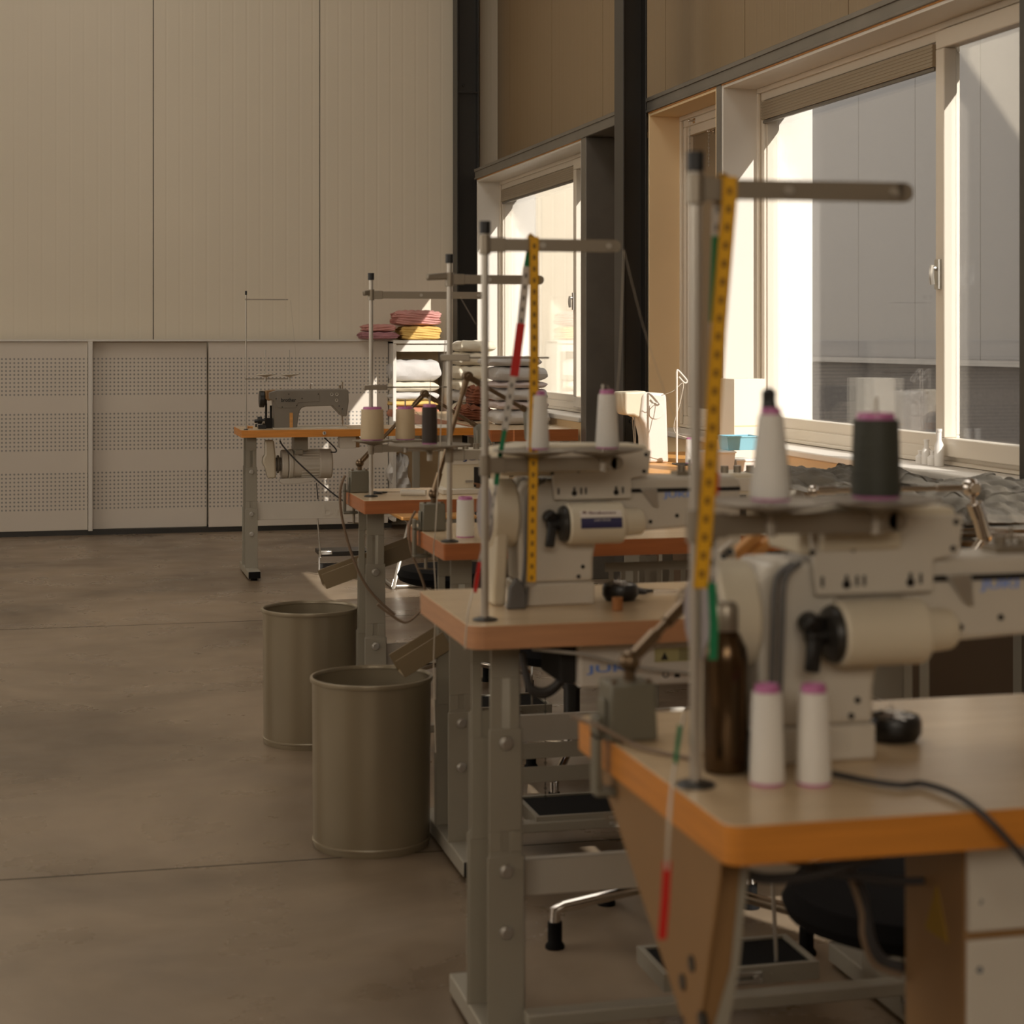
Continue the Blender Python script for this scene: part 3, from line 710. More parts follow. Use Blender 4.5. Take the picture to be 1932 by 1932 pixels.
ST4 = thread_stand(B4, 'thread stand on the nearest table with a yellow tape over its arm', aup=.245, ang=-.03, angd=0)
ST3 = thread_stand(B3, 'thread stand on the beech rimmed table, yellow tape hanging from it', aup=.235, ang=-.02, zlow=.270)
STB = thread_stand(BB, 'thread stand between the two reddish rimmed tables with backward clamp tail', aup=.225, zup=.635, zlow=.21, discs=(-.048,), alow=.10, angd=PI - .2 + PI, guide=.445, bracket=.058, discr=.1)
STA = thread_stand(BA, 'thread stand on the table by the rear bin with square upper arm', aup=.36, zup=.628, zlow=.150, discs=(.004, .108), alow=.24, guide=.34, bracket=.026, discr=.062, pins=.13)
ST1 = thread_stand(B1, 'thin white thread stand on the far orange rimmed table, spool pins empty', h=.735, r=.0038, aup=.225, zup=.705, zlow=.275, discs=(.105, .235), alow=.235, thin=True, discr=.055, pins=.135)

def cone(p, m, label, r0=.020, r1=.0155, h=.104, group='thread cones', cap=True, base=True, tilt=None):
    p = Vector(p); t = thing('thread_cone', label, 'thread', p, group)
    MB().lathe(p, [(.001, .003), (r0, .003), (r0 * 1.02, .008), (lerp(r0, r1, .93), h * .93), (r1, h * .97), (r1 * .7, h * .975), (.001, h * .975)], 28).build('wound_thread', m, t)
    c = MB()
    c.lathe(p, [(r0 * .6, 0), (r0 * .97, 0), (r0 * .97, .0045), (r0 * .7, .005), (r1 * .5, h * .9), (r1 * .7, h * .974), (r1 * .86, h * .976), (r1 * .8, h * 1.05), (r1 * .6, h * 1.05), (r1 * .4, h * .9)], 28, closed=True)
    c.build('cone_core', M['pink'], t); return t
# standing on the stands
c4a = disc_pt(B4, .285, .088); c4b = disc_pt(B4, .285, .214)
cone(c4a, M['thw'], 'tall white thread cone with a black clip stuck on its tip', .0225, .0135, .098)
clip = MB().cyl(c4a + Vector((-.002, 0, .103)), c4a + Vector((-.002, 0, .118)), .0085, .0065).sph(c4a + Vector((-.002, 0, .117)), .008).box(c4a + Vector((-.009, -.004, .115)), (.004, .006, .012)).build('thread_clip', M['black'])
tag(recenter(clip, c4a + Vector((0, 0, .103))), 'small black clip sitting on the tip of the tall white cone', 'clip')
cone(c4b, M['thg'], 'fat dark green thread cone on the nearest stand', .0275, .0255, .091)
c3a = disc_pt(B3, .270, .095); c3b = disc_pt(B3, .270, .222)
cone(c3a, M['thw'], 'white thread cone partly hidden behind the hanging yellow tape', .0195, .0165, .098)
cone(c3b, M['thw'], 'white thread cone with mauve tip on the second stand, right hand disc', .0205, .0155, .099)
cone(disc_pt(BB, .21, -.048, PI - .2 + PI), M['thk'], 'dark brown thread cone on the middle stand', .0185, .0185, .092)
cone(disc_pt(BA, .150, .004), M['thc'], 'fat ecru thread cone right behind the pole by the rear bin', .036, .0345, .098)
cone(disc_pt(BA, .150, .108), M['thc'], 'slimmer ecru thread cone beside the fat one', .030, .029, .098)
# standing on tables
cone(onZ(1447, 1478, ZT), M['thw'], 'white cone standing on the nearest table next to the bronze bottle', .0190, .0165, .104)
cone(onZ(1535, 1478, ZT), M['thw'], 'white cone standing on the nearest table, right one of a pair', .0190, .0165, .104)
cone(onZ(878, 1013, ZT), M['thw'], 'white cone in a clear sleeve on the reddish rimmed table', .0225, .021, .095)

# ---------- tape measures
def tape(pts, w, m, name, parent, face=(0, -1, 0)):
    """flat ribbon through pts (world), width w; UV y runs in metres"""
    P = [Vector(p) for p in pts]; bm = bmesh.new(); uv = bm.loops.layers.uv.new('UVMap')
    Q = [P[0]]
    for a, b_ in zip(P, P[1:]):
        n = max(2, int((b_ - a).length / .02))
        for k in range(1, n + 1): Q.append(a.lerp(b_, k / n))
    L = 0; rows = []
    for i, p in enumerate(Q):
        if i: L += (p - Q[i - 1]).length
        d = (Q[min(i + 1, len(Q) - 1)] - Q[max(i - 1, 0)]).normalized(); sx = d.cross(Vector(face)).normalized()
        nn = Vector(face) * .0005
        rows.append((L, [bm.verts.new(p - sx * w / 2 + nn), bm.verts.new(p + sx * w / 2 + nn), bm.verts.new(p + sx * w / 2 - nn), bm.verts.new(p - sx * w / 2 - nn)]))
    for (l0, a), (l1, b_) in zip(rows, rows[1:]):
        for k in range(4):
            f = bm.faces.new((a[k], a[(k + 1) % 4], b_[(k + 1) % 4], b_[k]))
            us = [(0, l0), (1, l0), (1, l1), (0, l1)] if k % 2 == 0 else [(0, l0)] * 4
            for lp, c in zip(f.loops, us): lp[uv].uv = c
    q = MB(); q.bm.free(); q.bm = bm; return q.build(name, m, parent)
def tp(l, y): return [onY(u, v, yy) for (u, v), yy in zip(l, y if isinstance(y, (list, tuple)) else [y] * len(l))]
y3 = B3.y - .012; y3b = B3.y + .012
t = thing('tape_measure', 'yellow tape measure hanging over the arm on the second thread stand', 'tape measure', onY(1006, 460, B3.y), 'tape measures')
tape(tp([(1008, 447), (1008, 640), (1006, 900), (1003, 1098)], y3), .0168, M['tapey'], 'yellow_side', t)
MB().box(onY(1003, 1103, y3), (.017, .0015, .007)).build('metal_end', M['bolt'], t)
bk = tape(tp([(1000, 470), (994, 503)], y3b), .0120, M['tapeg'], 'green_stretch', t)
tape(tp([(994, 503), (983, 610)], y3b), .0140, M['tapew'], 'white_stretch', t)
tape(tp([(983, 610), (970, 710)], y3b), .0155, M['taper'], 'red_stretch', t)
tape(tp([(968, 710), (952, 812)], y3b), .013, M['tapew'], 'white_stretch', t)
tape(tp([(952, 812), (940, 880), (936, 915)], y3b), .0085, M['tapeg'], 'green_stretch', t)
tape(tp([(936, 915), (925, 985), (905, 1060)], y3b), .006, M['tapew'], 'white_stretch', t)
tape(tp([(905, 1060), (896, 1118)], y3b), .007, M['taper'], 'red_stretch', t)
tape([onY(1008, 446, y3), onY(1003, 446, y3b), onY(1001, 470, y3b)], .0155, M['tapey'], 'fold_over_arm', t)
y4 = B4.y - .012; y4b = B4.y + .010
t = thing('tape_measure', 'yellow tape measure hanging over the nearest thread stand arm', 'tape measure', onY(1365, 345, B4.y), 'tape measures')
tape(tp([(1377, 333), (1376, 380), (1356, 620), (1338, 900), (1322, 1110)], [y4, y4, y4, y4, y4]), .0172, M['tapey'], 'yellow_side', t)
tape(tp([(1355, 368), (1351, 445)], y4b), .0105, M['tapew'], 'white_stretch', t)
tape(tp([(1351, 445), (1346, 608)], y4b), .0095, M['tapeg'], 'green_stretch', t)
tape(tp([(1346, 608), (1350, 860), (1350, 890)], y4b), .0085, M['tapew'], 'white_stretch', t)
tape(tp([(1350, 890), (1347, 935)], y4b), .0095, M['taper'], 'red_stretch', t)
tape(tp([(1345, 1000), (1343, 1100)], y4b), .0105, M['tapew'], 'white_stretch', t)
tape(tp([(1343, 1100), (1347, 1180), (1345, 1245)], y4 - .004), .0098, M['tapeg'], 'green_stretch', t)
tape([onY(1377, 333, y4), onY(1366, 333, y4b), onY(1356, 368, y4b)], .015, M['tapey'], 'fold_over_arm', t)
# its thin tail drooping over the table rim
rr_ = onZ(1283, 1400, ZT + .05)
cordt = MB().tube([onY(1292, 1345, 1.98), onY(1272, 1450, 1.90), onY(1264, 1530, 1.72), onY(1258, 1640, 1.72)], .0018).build('hanging_string', M['thread'], t)
tape(tp([(1259, 1625), (1255, 1700), (1249, 1772)], 1.72), .0085, M['taper'], 'red_stretch', t)
tape(tp([(1283, 1368), (1274, 1440)], [1.955, 1.905]), .0055, M['tapeg'], 'green_stretch', t)

# ---------- industrial machines (flat bed walking foot, seen from behind)
def big_machine(o, label, name='sewing_machine', sticker=True, cov0=-.096):
    o = Vector(o); t = thing(name, label, 'sewing machine', o, 'big industrial sewing machines')
    def V(x, y, z): return o + Vector((x, y, z))
    def PR(pts, y0, y1): return MB().prism([(o.x + a, o.z + b_) for a, b_ in pts], o.y + y0, o.y + y1)
    G, C = M['greyl'], M['cream']
    body = [(-.058, .042), (.083, .042), (.083, .085), (.088, .112), (.100, .126), (.118, .130), (.36, .142), (.372, .15), (.372, .222), (.36, .232), (-.045, .232), (-.062, .215)]
    bd = PR(body, -.048, .048).build('body', G, t, bevel=.007, seg=3)
    MB().b(o.x - .061, o.x + .085, o.y - .050, o.y + .050, o.z, o.z + .042).build('base_plinth', G, bd, bevel=.004)
    text('JUKI', 'embossed_lettering', G, bd, V(.012, -.0503, .021), .021, width=.085, depth=.0012)
    PR([(.322, .142), (.378, .142), (.378, .06), (.366, .03), (.334, .03), (.322, .06)], -.036, .036).build('head', G, t, bevel=.006)
    MB().cyl(V(.35, 0, .002), V(.35, 0, .04), .004).b(o.x + .340, o.x + .362, o.y - .012, o.y + .012, o.z + .001, o.z + .006).build('needle_bar', M['chrome'], t)
    # arm cover line, triangular bracket, screws, light blue name
    MB().b(o.x + .135, o.x + .37, o.y - .0505, o.y - .047, o.z + .205, o.z + .212).build('arm_seam', M['dark'], bd)
    PR([(.172, .212), (.205, .212), (.208, .175), (.198, .178)], -.054, -.047).build('lever_bracket', M['bolt'], bd, bevel=.002)
    for x, z in ((.193, .197), (.193, .150), (.062, .070), (.054, .052), (.245, .16)): MB().cyl(V(x, -.0495, z), V(x, -.0475, z), .0038, n=12).build('screw', M['dark'], bd)
    text('JUKI', 'lettering', M['blue'], bd, V(.243, -.0486, .198), .014, width=.05, depth=.0005, bold=.02)
    # horizontal motor cylinder on the back with black lever wheel
    mo = MB().cyl(V(.022, -.078, .153), V(.128, -.078, .153), .0375, n=40).build('motor', C, t, bevel=.004)
    MB().cyl(V(.126, -.078, .153), V(.166, -.070, .153), .026, .024, n=32).build('motor_neck', C, mo, bevel=.003)
    MB().b(o.x + .03, o.x + .12, o.y - .07, o.y - .04, o.z + .12, o.z + .19).build('motor_mount', G, mo, bevel=.004)
    MB().lathe(V(.018, -.078, .153), [(.006, -.012), (.031, -.006), (.034, .0), (.031, .005), (.006, .006)], 28, axis=(1, 0, 0)).build('hand_disc', M['steel'], mo)
    MB().cyl(V(-.014, -.080, .150), V(.018, -.078, .153), .011).cyl(V(-.006, -.085, .162), V(-.006, -.060, .166), .013).bar(V(-.006, -.085, .15), V(-.012, -.088, .112), .014, .016, up=(1, 0, 0)).build('black_lever', M['black'], mo, bevel=.003)
    if sticker:
        for (z0, z1, mm_, nm) in ((.167, .178, M['sticker'], 'white_sticker'), (.147, .166, M['navyb'], 'blue_sticker')):
            m_ = MB(); q = 8
            for k in range(q):
                za, zb = lerp(z0, z1, k / q), lerp(z0, z1, (k + 1) / q)
                ya, yb_ = [-.078 - math.sqrt(max(0, .0379 ** 2 - (z - .153) ** 2)) for z in (za, zb)]
                m_.bm.faces.new([m_.bm.verts.new(p) for p in (V(.040, ya, za), V(.118, ya, za), V(.118, yb_, zb), V(.040, yb_, zb))])
            m_.build(nm, mm_, mo)
        text('Strykemax', 'sticker_lettering', M['redtext'], mo, V(.082, -.1095, .1735), .008, width=.052, depth=.001, bold=.02)
        MB().cyl(V(.048, -.1095, .1735), V(.048, -.1085, .1735), .0045).build('sticker_emblem', M['redtext'], mo)
        text('service', 'sticker_lettering', M['sticker'], mo, V(.080, -.1160, .1625), .0035, width=.03, depth=.0004)
    # mounting plate with keyholes, tilted cover on top
    pl = PR([(.005, .195), (.152, .195), (.152, .232), (.185, .238), (.190, .284), (-.005, .284), (.0, .240)], -.062, -.055).build('top_plate', G, t, bevel=.002)
    for x in (.042, .122): MB().cyl(V(x, -.0635, .207), V(x, -.0615, .207), .005).b(o.x + x - .0018, o.x + x + .0018, o.y - .0635, o.y - .0615, o.z + .207, o.z + .218).build('keyhole', M['dark'], pl)
    for x in (.055, .064, .135, .012): MB().b(o.x + x - .0015, o.x + x + .0015, o.y - .0635, o.y - .0615, o.z + .205, o.z + .217).build('slot', M['dark'], pl)
    for x, z in ((.176, .245), (.180, .276), (-.0, .245), (.05, .248)): MB().cyl(V(x, -.0635, z), V(x, -.0615, z), .0035).build('screw', M['dark'], pl)
    cv = PR([(cov0, .240), (.128, .236), (.136, .246), (.142, .274), (.186, .280), (.184, .293), (cov0 + .05, .297), (cov0 - .004, .288)], -.055, .05).build('top_cover', C, t, bevel=.006)
    MB().b(o.x + cov0 + .02, o.x + .11, o.y - .068, o.y - .052, o.z + .246, o.z + .272).build('recessed_tray', C, cv, bevel=.006)
    # belt guard: drum, lilac face, falling cream skirt
    bg = MB().cyl(V(-.108, .0, .168), V(-.058, .0, .168), .064, n=44).build('belt_guard', C, t, bevel=.006)
    MB().cyl(V(-.117, .0, .168), V(-.107, .0, .168), .052, n=44).build('hand_wheel', M['violet'], bg, bevel=.002)
    MB().prism([(o.y - .055, o.z + .14), (o.y + .055, o.z + .14), (o.y + .045, o.z + .0), (o.y - .03, o.z + .0)], o.x - .104, o.x - .080, 'X').build('belt_skirt', C, bg, bevel=.005)
    # paired hoses dropping to the slot in the table
    for dx, dy in ((0, 0), (.0085, -.004)):
        MB().tube([V(-.02 + dx, -.052, .232), V(-.044 + dx, -.062 + dy, .215), V(-.050 + dx, -.068 + dy, .16), V(-.054 + dx, -.070 + dy, .08), V(-.062 + dx, -.072 + dy, .006)], .0036).build('hose', M['belt'], t)
    MB().prism([(o.x + a, o.z + b_) for a, b_ in ((-.088, .0), (-.052, .0), (-.055, .04), (-.07, .058), (-.084, .04))], o.y - .080, o.y - .066).build('belt_mouth', M['belt'], t, bevel=.003)
    # thread tension parts on top of the head
    MB().b(o.x + .255, o.x + .33, o.y - .02, o.y + .02, o.z + .232, o.z + .240).cyl(V(.27, 0, .24), V(.27, 0, .252), .008).cyl(V(.30, 0, .24), V(.30, 0, .247), .007).cyl(V(.285, 0, .24), V(.285, 0, .262), .0022).build('tension_guides', M['armm'], t)
    return t
O3 = onZ(1045, 1143, ZT); O4 = onZ(1515, 1442, ZT)
O3 = Vector((O3.x, 3.26, ZT)); O4 = Vector((O4.x, 2.02, ZT))
O3 = Vector((.870, 3.348, ZT)); O4 = Vector((.836, 2.052, ZT))
MACH3 = big_machine(O3, 'big pale industrial machine with a navy blue sticker on its rear motor')
MACH4 = big_machine(O4, 'nearest big industrial machine, cropped by the right edge', sticker=False, cov0=-.012)

# overlock machines on the two reddish tables
def overlock(x, y, label, w=.20, lettering=True):
    t = thing('overlock_machine', label, 'sewing machine', (x, y, ZT), 'compact overlock machines')
    b0 = MB().prism([(x, ZT), (x + w, ZT), (x + w, ZT + .115), (x + w * .82, ZT + .14), (x, ZT + .14)], y - .06, y + .08).build('body', M['cream'], t, bevel=.006)
    MB().b(x - .02, x + w + .02, y - .075, y + .09, ZT, ZT + .018).build('base_plate', M['greyl'], b0, bevel=.003)
    MB().b(x + w * .42, x + w * .68, y - .0625, y - .058, ZT + .022, ZT + .085).build('dark_opening', M['dark'], b0)
    MB().b(x - .002, x + w + .002, y - .064, y - .058, ZT + .094, ZT + .128).build('name_panel', M['greyl'], b0, bevel=.001)
    if lettering: text('JUKI', 'lettering', M['navy'], b0, (x + w * .45, y - .0645, ZT + .111), .017, width=.085, depth=.0005, bold=.03)
    kn = MB()
    for k in range(4): kn.cyl((x + .03 + k * .035, y - .02, ZT + .14), (x + .03 + k * .035, y - .02, ZT + .158), .010)
    kn.build('tension_dials', M['armm'], t)
    MB().cyl((x + w, y + .02, ZT + .08), (x + w + .03, y + .02, ZT + .08), .035).build('hand_wheel', M['belt'], t, bevel=.003)
    for k in range(3): MB().cyl((x + w * (.3 + .04 * k), y - .064, ZT + .04), (x + w * (.3 + .04 * k), y - .060, ZT + .04), .004).build('screw', M['bolt'], b0)
    MB().b(x + w * .44, x + w * .64, y - .075, y - .062, ZT + .02, ZT + .03).bar((x + w * .4, y - .072, ZT + .035), (x + w * .6, y - .072, ZT + .026), .004, .006).build('presser_foot', M['chrome'], t)
    return t
overlock(onY(838, 900, 5.80).x, 5.80, 'compact overlock machine with navy lettering on the table by the rear bin')
overlock(onY(1318, 950, 4.62).x, 4.62, 'cream overlock machine on the reddish table behind the beech one', w=.16, lettering=False)

# ---------- clamp lamps
def clamp_lamp(base, label, elbow, end, yb=None, head=True, ext=None, xl=.886):
    base = Vector(base); t = thing('clamp_lamp', label, 'lamp', base, 'clamp lamps on the table rims')
    x, y, z = base
    bx = MB().prism([(x - .030, z + .001), (x + .032, z + .001), (x + .029, z + .071), (x - .028, z + .071)], y - .028, y + .028).build('transformer_box', M['sage'], t, bevel=.003)
    for dx in (-.022, .022): MB().cyl((x + dx, y - .02, z + .071), (x + dx, y - .02, z + .075), .004).build('screw', M['brass'], bx)
    cx = xl - .012
    MB().b(x - .034, x - .030, y - .015, y + .015, z + .002, z + .05).b(cx - .006, cx + .002, y - .014, y + .014, z - .060, z + .03).b(cx - .006, x - .03, y - .014, y + .014, z + .001, z + .009).b(cx - .006, xl + .028, y - .014, y + .014, z - .068, z - .060).build('clamp_bracket', M['sage'], t, bevel=.002)
    MB().cyl((xl + .016, y, z - .098), (xl + .016, y, z - .042), .0045).cyl((xl - .004, y, z - .096), (xl + .042, y, z - .100), .0022).build('clamp_screw', M['armm'], t)
    ball = Vector((x + .004, y, z + .094))
    MB().cyl((ball.x, y, z + .070), ball, .0075).sph(ball, .0135).build('ball_joint', M['brass'], t)
    el = Vector(elbow); en = Vector(end)
    d = (el - ball).normalized()
    a = MB().cyl(ball + d * .012, el, .0058).cyl(ball + d * .01, ball + d * .055, .0085).cyl(el - d * .05, el, .0082).build('lower_arm', M['brass'], t)
    MB().cyl(el - Vector((0, .014, 0)), el + Vector((0, .014, 0)), .013).cyl(el - Vector((0, .017, 0)), el + Vector((0, .017, 0)), .006).build('elbow_joint', M['brass'], a, bevel=.002)
    d2 = (en - el).normalized()
    MB().cyl(el, en, .0055).cyl(el, el + d2 * .045, .008).cyl(en - d2 * .03, en, .008).build('upper_arm', M['brass'], t)
    if head:
        dn = Vector((.25, 0, -1)).normalized()
        MB().lathe(en + dn * .01, [(.010, -.02), (.018, -.012), (.024, .02), (.030, .055), (.029, .055), (.022, .02), (.016, -.008), (.009, -.014)], 28, axis=dn, closed=True).build('lamp_head', M['sage'], t)
    return t
bA = onZ(672, 929, ZT); bA.x = .917; bB = onZ(803, 1001, ZT); bB.x = .918; b4 = onZ(1182, 1392, ZT)
LA = clamp_lamp(bA, 'clamp lamp with grey box on the table by the rear bin', onY(801, 743, bA.y), onY(903, 806, bA.y))
LB = clamp_lamp(bB, 'clamp lamp with tall bent arm on the middle reddish table', onY(882, 710, bB.y), onY(1000, 778, bB.y))
e1 = onY(1352, 1078, 2.33); e2 = onY(1442, 990, 2.40)
L4 = clamp_lamp(b4, 'clamp lamp with grey box on the far left corner of the nearest table', onY(1300, 1130, 2.24), e1, head=False, xl=.648)
MB().bar(onY(1360, 1072, 2.33), onY(1430, 1008, 2.40), .012, .016).build('wooden_lamp_bar', M['wood'], L4, bevel=.002)
MB().bar(onY(1405, 1062, 2.36), onY(1462, 1012, 2.42), .012, .014).build('wooden_lamp_bar', M['wood'], L4, bevel=.002)
MB().bar(onY(1358, 1056, 2.32), onY(1384, 1036, 2.34), .006, .026).build('switch_plate', M['paper'], L4, bevel=.002)
MB().cyl(onY(1366, 1050, 2.315), onY(1366, 1050, 2.33), .0045).cyl(onY(1377, 1041, 2.315), onY(1377, 1041, 2.33), .0045).build('switch_holes', M['black'], L4)
# chrome jointed lamp on the right end of the beech rimmed table
yl = 3.2; j0 = onY(1860, 1050, yl); jb = Vector((j0.x, yl, ZT))
if jb.x > 1.64: jb.x = 1.64
t = thing('jointed_lamp', 'chrome jointed lamp arm rising behind the nearest machine', 'lamp', jb)
MB().lathe(jb, [(.001, .001), (.034, .001), (.034, .012), (.022, .03), (.014, .06), (.001, .06)], 28).build('base', M['chrome'], t)
j1 = onY(1857, 1012, yl); j2 = onY(1847, 975, yl); j3 = onY(1832, 920, yl); j4 = onY(1535, 926, yl + .05)
MB().cyl(jb + Vector((0, 0, .055)), j1, .008).sph(j1, .014).cyl(j1, j2, .014).cyl(j2, onY(1838, 950, yl), .016).build('stem', M['chrome'], t)
MB().sph(j3, .018).cyl(onY(1838, 950, yl), j3, .006).cyl(j3 - Vector((0, .02, 0)), j3 + Vector((0, .02, 0)), .010).build('ball_joint', M['chrome'], t)
MB().cyl(j3, j4, .0048).cyl(lerp(j3, j4, .0), lerp(j3, j4, .22), .0062).cyl(lerp(j3, j4, .86), j4, .0075).sph(j4, .011).build('arm', M['chrome'], t)
MB().lathe(onY(1500, 945, yl + .05), [(.010, -.02), (.020, -.01), (.026, .03), (.022, .03), (.016, -.006)], 24, axis=(-.5, 0, -1), closed=True).build('lamp_head', M['armm'], t)

# ---------- far machine on the orange rimmed table
YM = 10.27; o = Vector((1.35, YM, ZT))
t = thing('sewing_machine', 'grey enamel sewing machine on the far orange rimmed table', 'sewing machine', o)
def PX(pts, y0=YM - .055, y1=YM + .055, m_=None): return (m_ or MB()).prism([(p.x, p.z) for p in (onY(u, v, YM) for u, v in pts)], y0, y1)
bd = PX([(515, 808.5), (514.5, 756), (505, 752), (505, 740), (520.5, 735), (650, 733.5), (655, 736), (655.5, 757), (651.5, 785), (643, 784.5), (625, 765), (575, 766.5), (567, 769), (562.5, 776), (558, 808.5)]).build('body', M['brog'], t, bevel=.006, seg=3)
q = lambda u, v, y=YM: onY(u, v, y)
hw = MB().cyl(q(489, 753), q(499, 753), .046, n=36).cyl(q(498, 753), q(503, 753), .030).build('hand_wheel', M['steel'], t, bevel=.005)
PX([(500, 737), (519, 735), (519, 752), (505, 756), (499, 752)], YM - .05, YM + .05).build('pulley_cover', M['tan'], t, bevel=.004)
MB().cyl(q(502, 760), q(502, 808), .006).cyl(q(511, 765), q(511, 808), .006).b(q(499, 0).x, q(513, 0).x, YM - .03, YM + .03, ZT, ZT + .055).build('drive_belt', M['dark'], t)
PX([(522, 737.5), (600, 736.5), (600, 757), (560, 759), (556, 769), (524, 769), (520, 765)], YM - .0575, YM - .054).build('cover_plate', M['brog'], bd, bevel=.001)
text('brother', 'lettering', M['ink'], bd, q(544.5, 754.6, YM - .0582), .022, width=.082, depth=.0006, bold=.02)
for u, v in ((545, 743.5), (570, 752), (600.5, 743.5), (521, 752.5), (560, 765), (532.5, 768), (640, 766), (646, 771.5)): MB().cyl(q(u, v, YM - .059), q(u, v, YM - .054), .0032, n=10).build('screw', M['dark'], bd)
for u, v in ((626, 744), (635.5, 744), (635, 755)): MB().lathe(q(u, v, YM - .056), [(.006, -.002), (.0085, -.003), (.0085, .003), (.006, .003)], 18, axis=(0, 1, 0), closed=True).build('thread_guide', M['greyl'], bd)
MB().cyl(q(585.5, 734), q(585.5, 724), .004).cyl(q(583, 726), q(590, 724), .002).cyl(q(646, 734), q(646, 720.5), .0042).cyl(q(641, 734), q(641, 727), .007).cyl(q(529, 735), q(529, 732), .005).build('top_posts', M['chrome'], t)
MB().cyl(q(646, 784), q(646, 808), .0035).cyl(q(643, 772, YM - .06), q(645, 800, YM - .06), .002).cyl(q(646, 792), q(646, 800), .006).b(q(643, 0).x, q(650, 0).x, YM - .01, YM + .03, ZT + .001, ZT + .006).build('needle_bar', M['chrome'], t)
MB().b(q(544, 0).x, q(550, 0).x, YM - .061, YM - .056, q(547, 808).z, q(547, 778).z).build('wooden_slat', M['wood'], bd)
MB().b(q(512, 0).x, q(652, 0).x, YM - .09, YM + .08, ZT - .0, ZT + .004).build('bed_plate', M['greyl'], t)
t = thing('bobbin_winder', 'small black bobbin winder at the left end of the far table', 'bobbin winder', q(491, 808))
MB().b(q(484, 0).x, q(499, 0).x, YM - .10, YM - .06, ZT, ZT + .022).cyl(q(480, 795, YM - .08), q(500, 793, YM - .08), .010).cyl(q(486, 793, YM - .08), q(494, 793, YM - .08), .020).cyl(q(483, 800, YM - .08), q(483, 806, YM - .08), .005).build('winder_frame', M['black'], t, bevel=.002)
MB().cyl(q(495, 797, YM - .08), q(499, 797, YM - .08), .012).build('wheel', M['armm'], t)
rl = MB().cyl(q(467, 806, YM - .1), q(477, 806, YM - .1), .007).cyl(q(467, 806, YM - .1), q(468, 806, YM - .1), .011).build('wooden_bobbin', M['ply'])
tag(recenter(rl, q(472, 808, YM - .1)), 'little wooden bobbin lying on the far table corner', 'bobbin')
# motor hung under it
ym = 10.27; qm = lambda u, v: onY(u, v, ym)
t = thing('clutch_motor', 'grey ribbed clutch motor hanging under the far table', 'motor', qm(560, 876))
ax = qm(580, 875).z; X_ = lambda u: qm(u, 875).x
mb = MB().cyl((X_(551), ym, ax), (X_(602), ym, ax), .076, n=40)
for k in range(24):
    a = k * PI / 12; mb.bar((X_(567), ym + .078 * math.cos(a), ax + .078 * math.sin(a)), (X_(600), ym + .078 * math.cos(a), ax + .078 * math.sin(a)), .005, .007)
mb.build('ribbed_housing', M['greyl'], t)
MB().cyl((X_(600), ym, ax), (X_(625), ym, ax), .082, n=44).build('end_bell', M['greyl'], t, bevel=.008)
MB().cyl((X_(530), ym, ax), (X_(542), ym, ax), .080, n=40).cyl((X_(543), ym, ax), (X_(552), ym, ax), .083, n=40).build('clutch_ring', M['greyl'], t, bevel=.005)
MB().cyl((X_(518), ym, ax), (X_(532), ym, ax), .038).cyl((X_(522), ym, ax), (X_(526), ym, ax), .05).build('shaft', M['brog'], t, bevel=.003)
MB().prism([(p.x, p.z) for p in map(lambda a: qm(*a), [(497, 829), (514, 829), (517, 856), (518, 900), (502, 901), (497, 880), (492, 872), (493, 862), (497, 856)])], ym - .085, ym - .035).build('belt_guard', M['cream'], t, bevel=.010)
MB().prism([(p.x, p.z) for p in map(lambda a: qm(*a), [(523, 905), (530, 912), (560, 911), (597, 904), (594, 899), (527, 902)])], ym - .08, ym - .04).build('lever_frame', M['greyl'], t, bevel=.003)
MB().b(X_(552), X_(578), ym - .07, ym + .05, qm(560, 850).z, ZT - .041).b(X_(554), X_(568), ym - .09, ym - .05, qm(560, 856).z, qm(560, 847).z).build('mounting_bracket', M['grey'], t, bevel=.003)
MB().cyl(qm(597, 911), qm(600, 942), .003).build('pull_rod', M['steel'], t)
sw = thing('switch_box', 'small grey switch box under the right half of the far table', 'switch box', (qm(650, 832).x, 10.12, .70))
MB().b(qm(632, 0).x, qm(662, 0).x, 10.08, 10.16, qm(650, 842).z, ZT - .041).build('box', M['greyl'], sw, bevel=.003)
MB().b(qm(661, 0).x, qm(669, 0).x, 10.085, 10.155, qm(650, 841).z, ZT - .043).build('end_cover', M['tan'], sw, bevel=.003)
def cab(n, m_, pts, r, par, label=None):
    o = MB().tube(pts, r).build(n, M[m_], par)
    if label: o['label'] = label
    return o
MOT = t
cab('cord', 'cordb', [onY(u, v, 10.12) for u, v in ((528, 831), (535, 843), (560, 870), (590, 898), (605, 912), (640, 940), (672, 960))], .0042, MOT)
cab('cord', 'cordb', [onY(u, v, 10.18) for u, v in ((612, 826), (625, 838), (634, 848), (633, 853), (624, 853))], .0038, MOT)
tr = thing('foot_pedal', 'black foot pedal with bright hinge under the far table', 'pedal', onZ(650, 1085))
MB().b(onY(602, 0, 10.25).x, onY(696, 0, 10.25).x, 10.2, 10.42, .10, .125).b(onY(602, 0, 10.25).x, onY(700, 0, 10.25).x, 10.24, 10.28, .03, .055).build('treadle_plate', M['steel'], tr, bevel=.003)
MB().b(onY(604, 0, 10.2).x, onY(626, 0, 10.2).x, 10.17, 10.2, .112, .135).build('hinge', M['bolt'], tr, bevel=.004)
MB().cyl(onY(599, 978, 10.2), onY(604, 1042, 10.2), .0045).cyl(onY(604, 1040, 10.2), onY(604, 1052, 10.2), .009).cyl(onY(602, 1050, 10.2) , onY(602, 1082, 10.2), .006).build('pull_rod', M['pole'], tr)

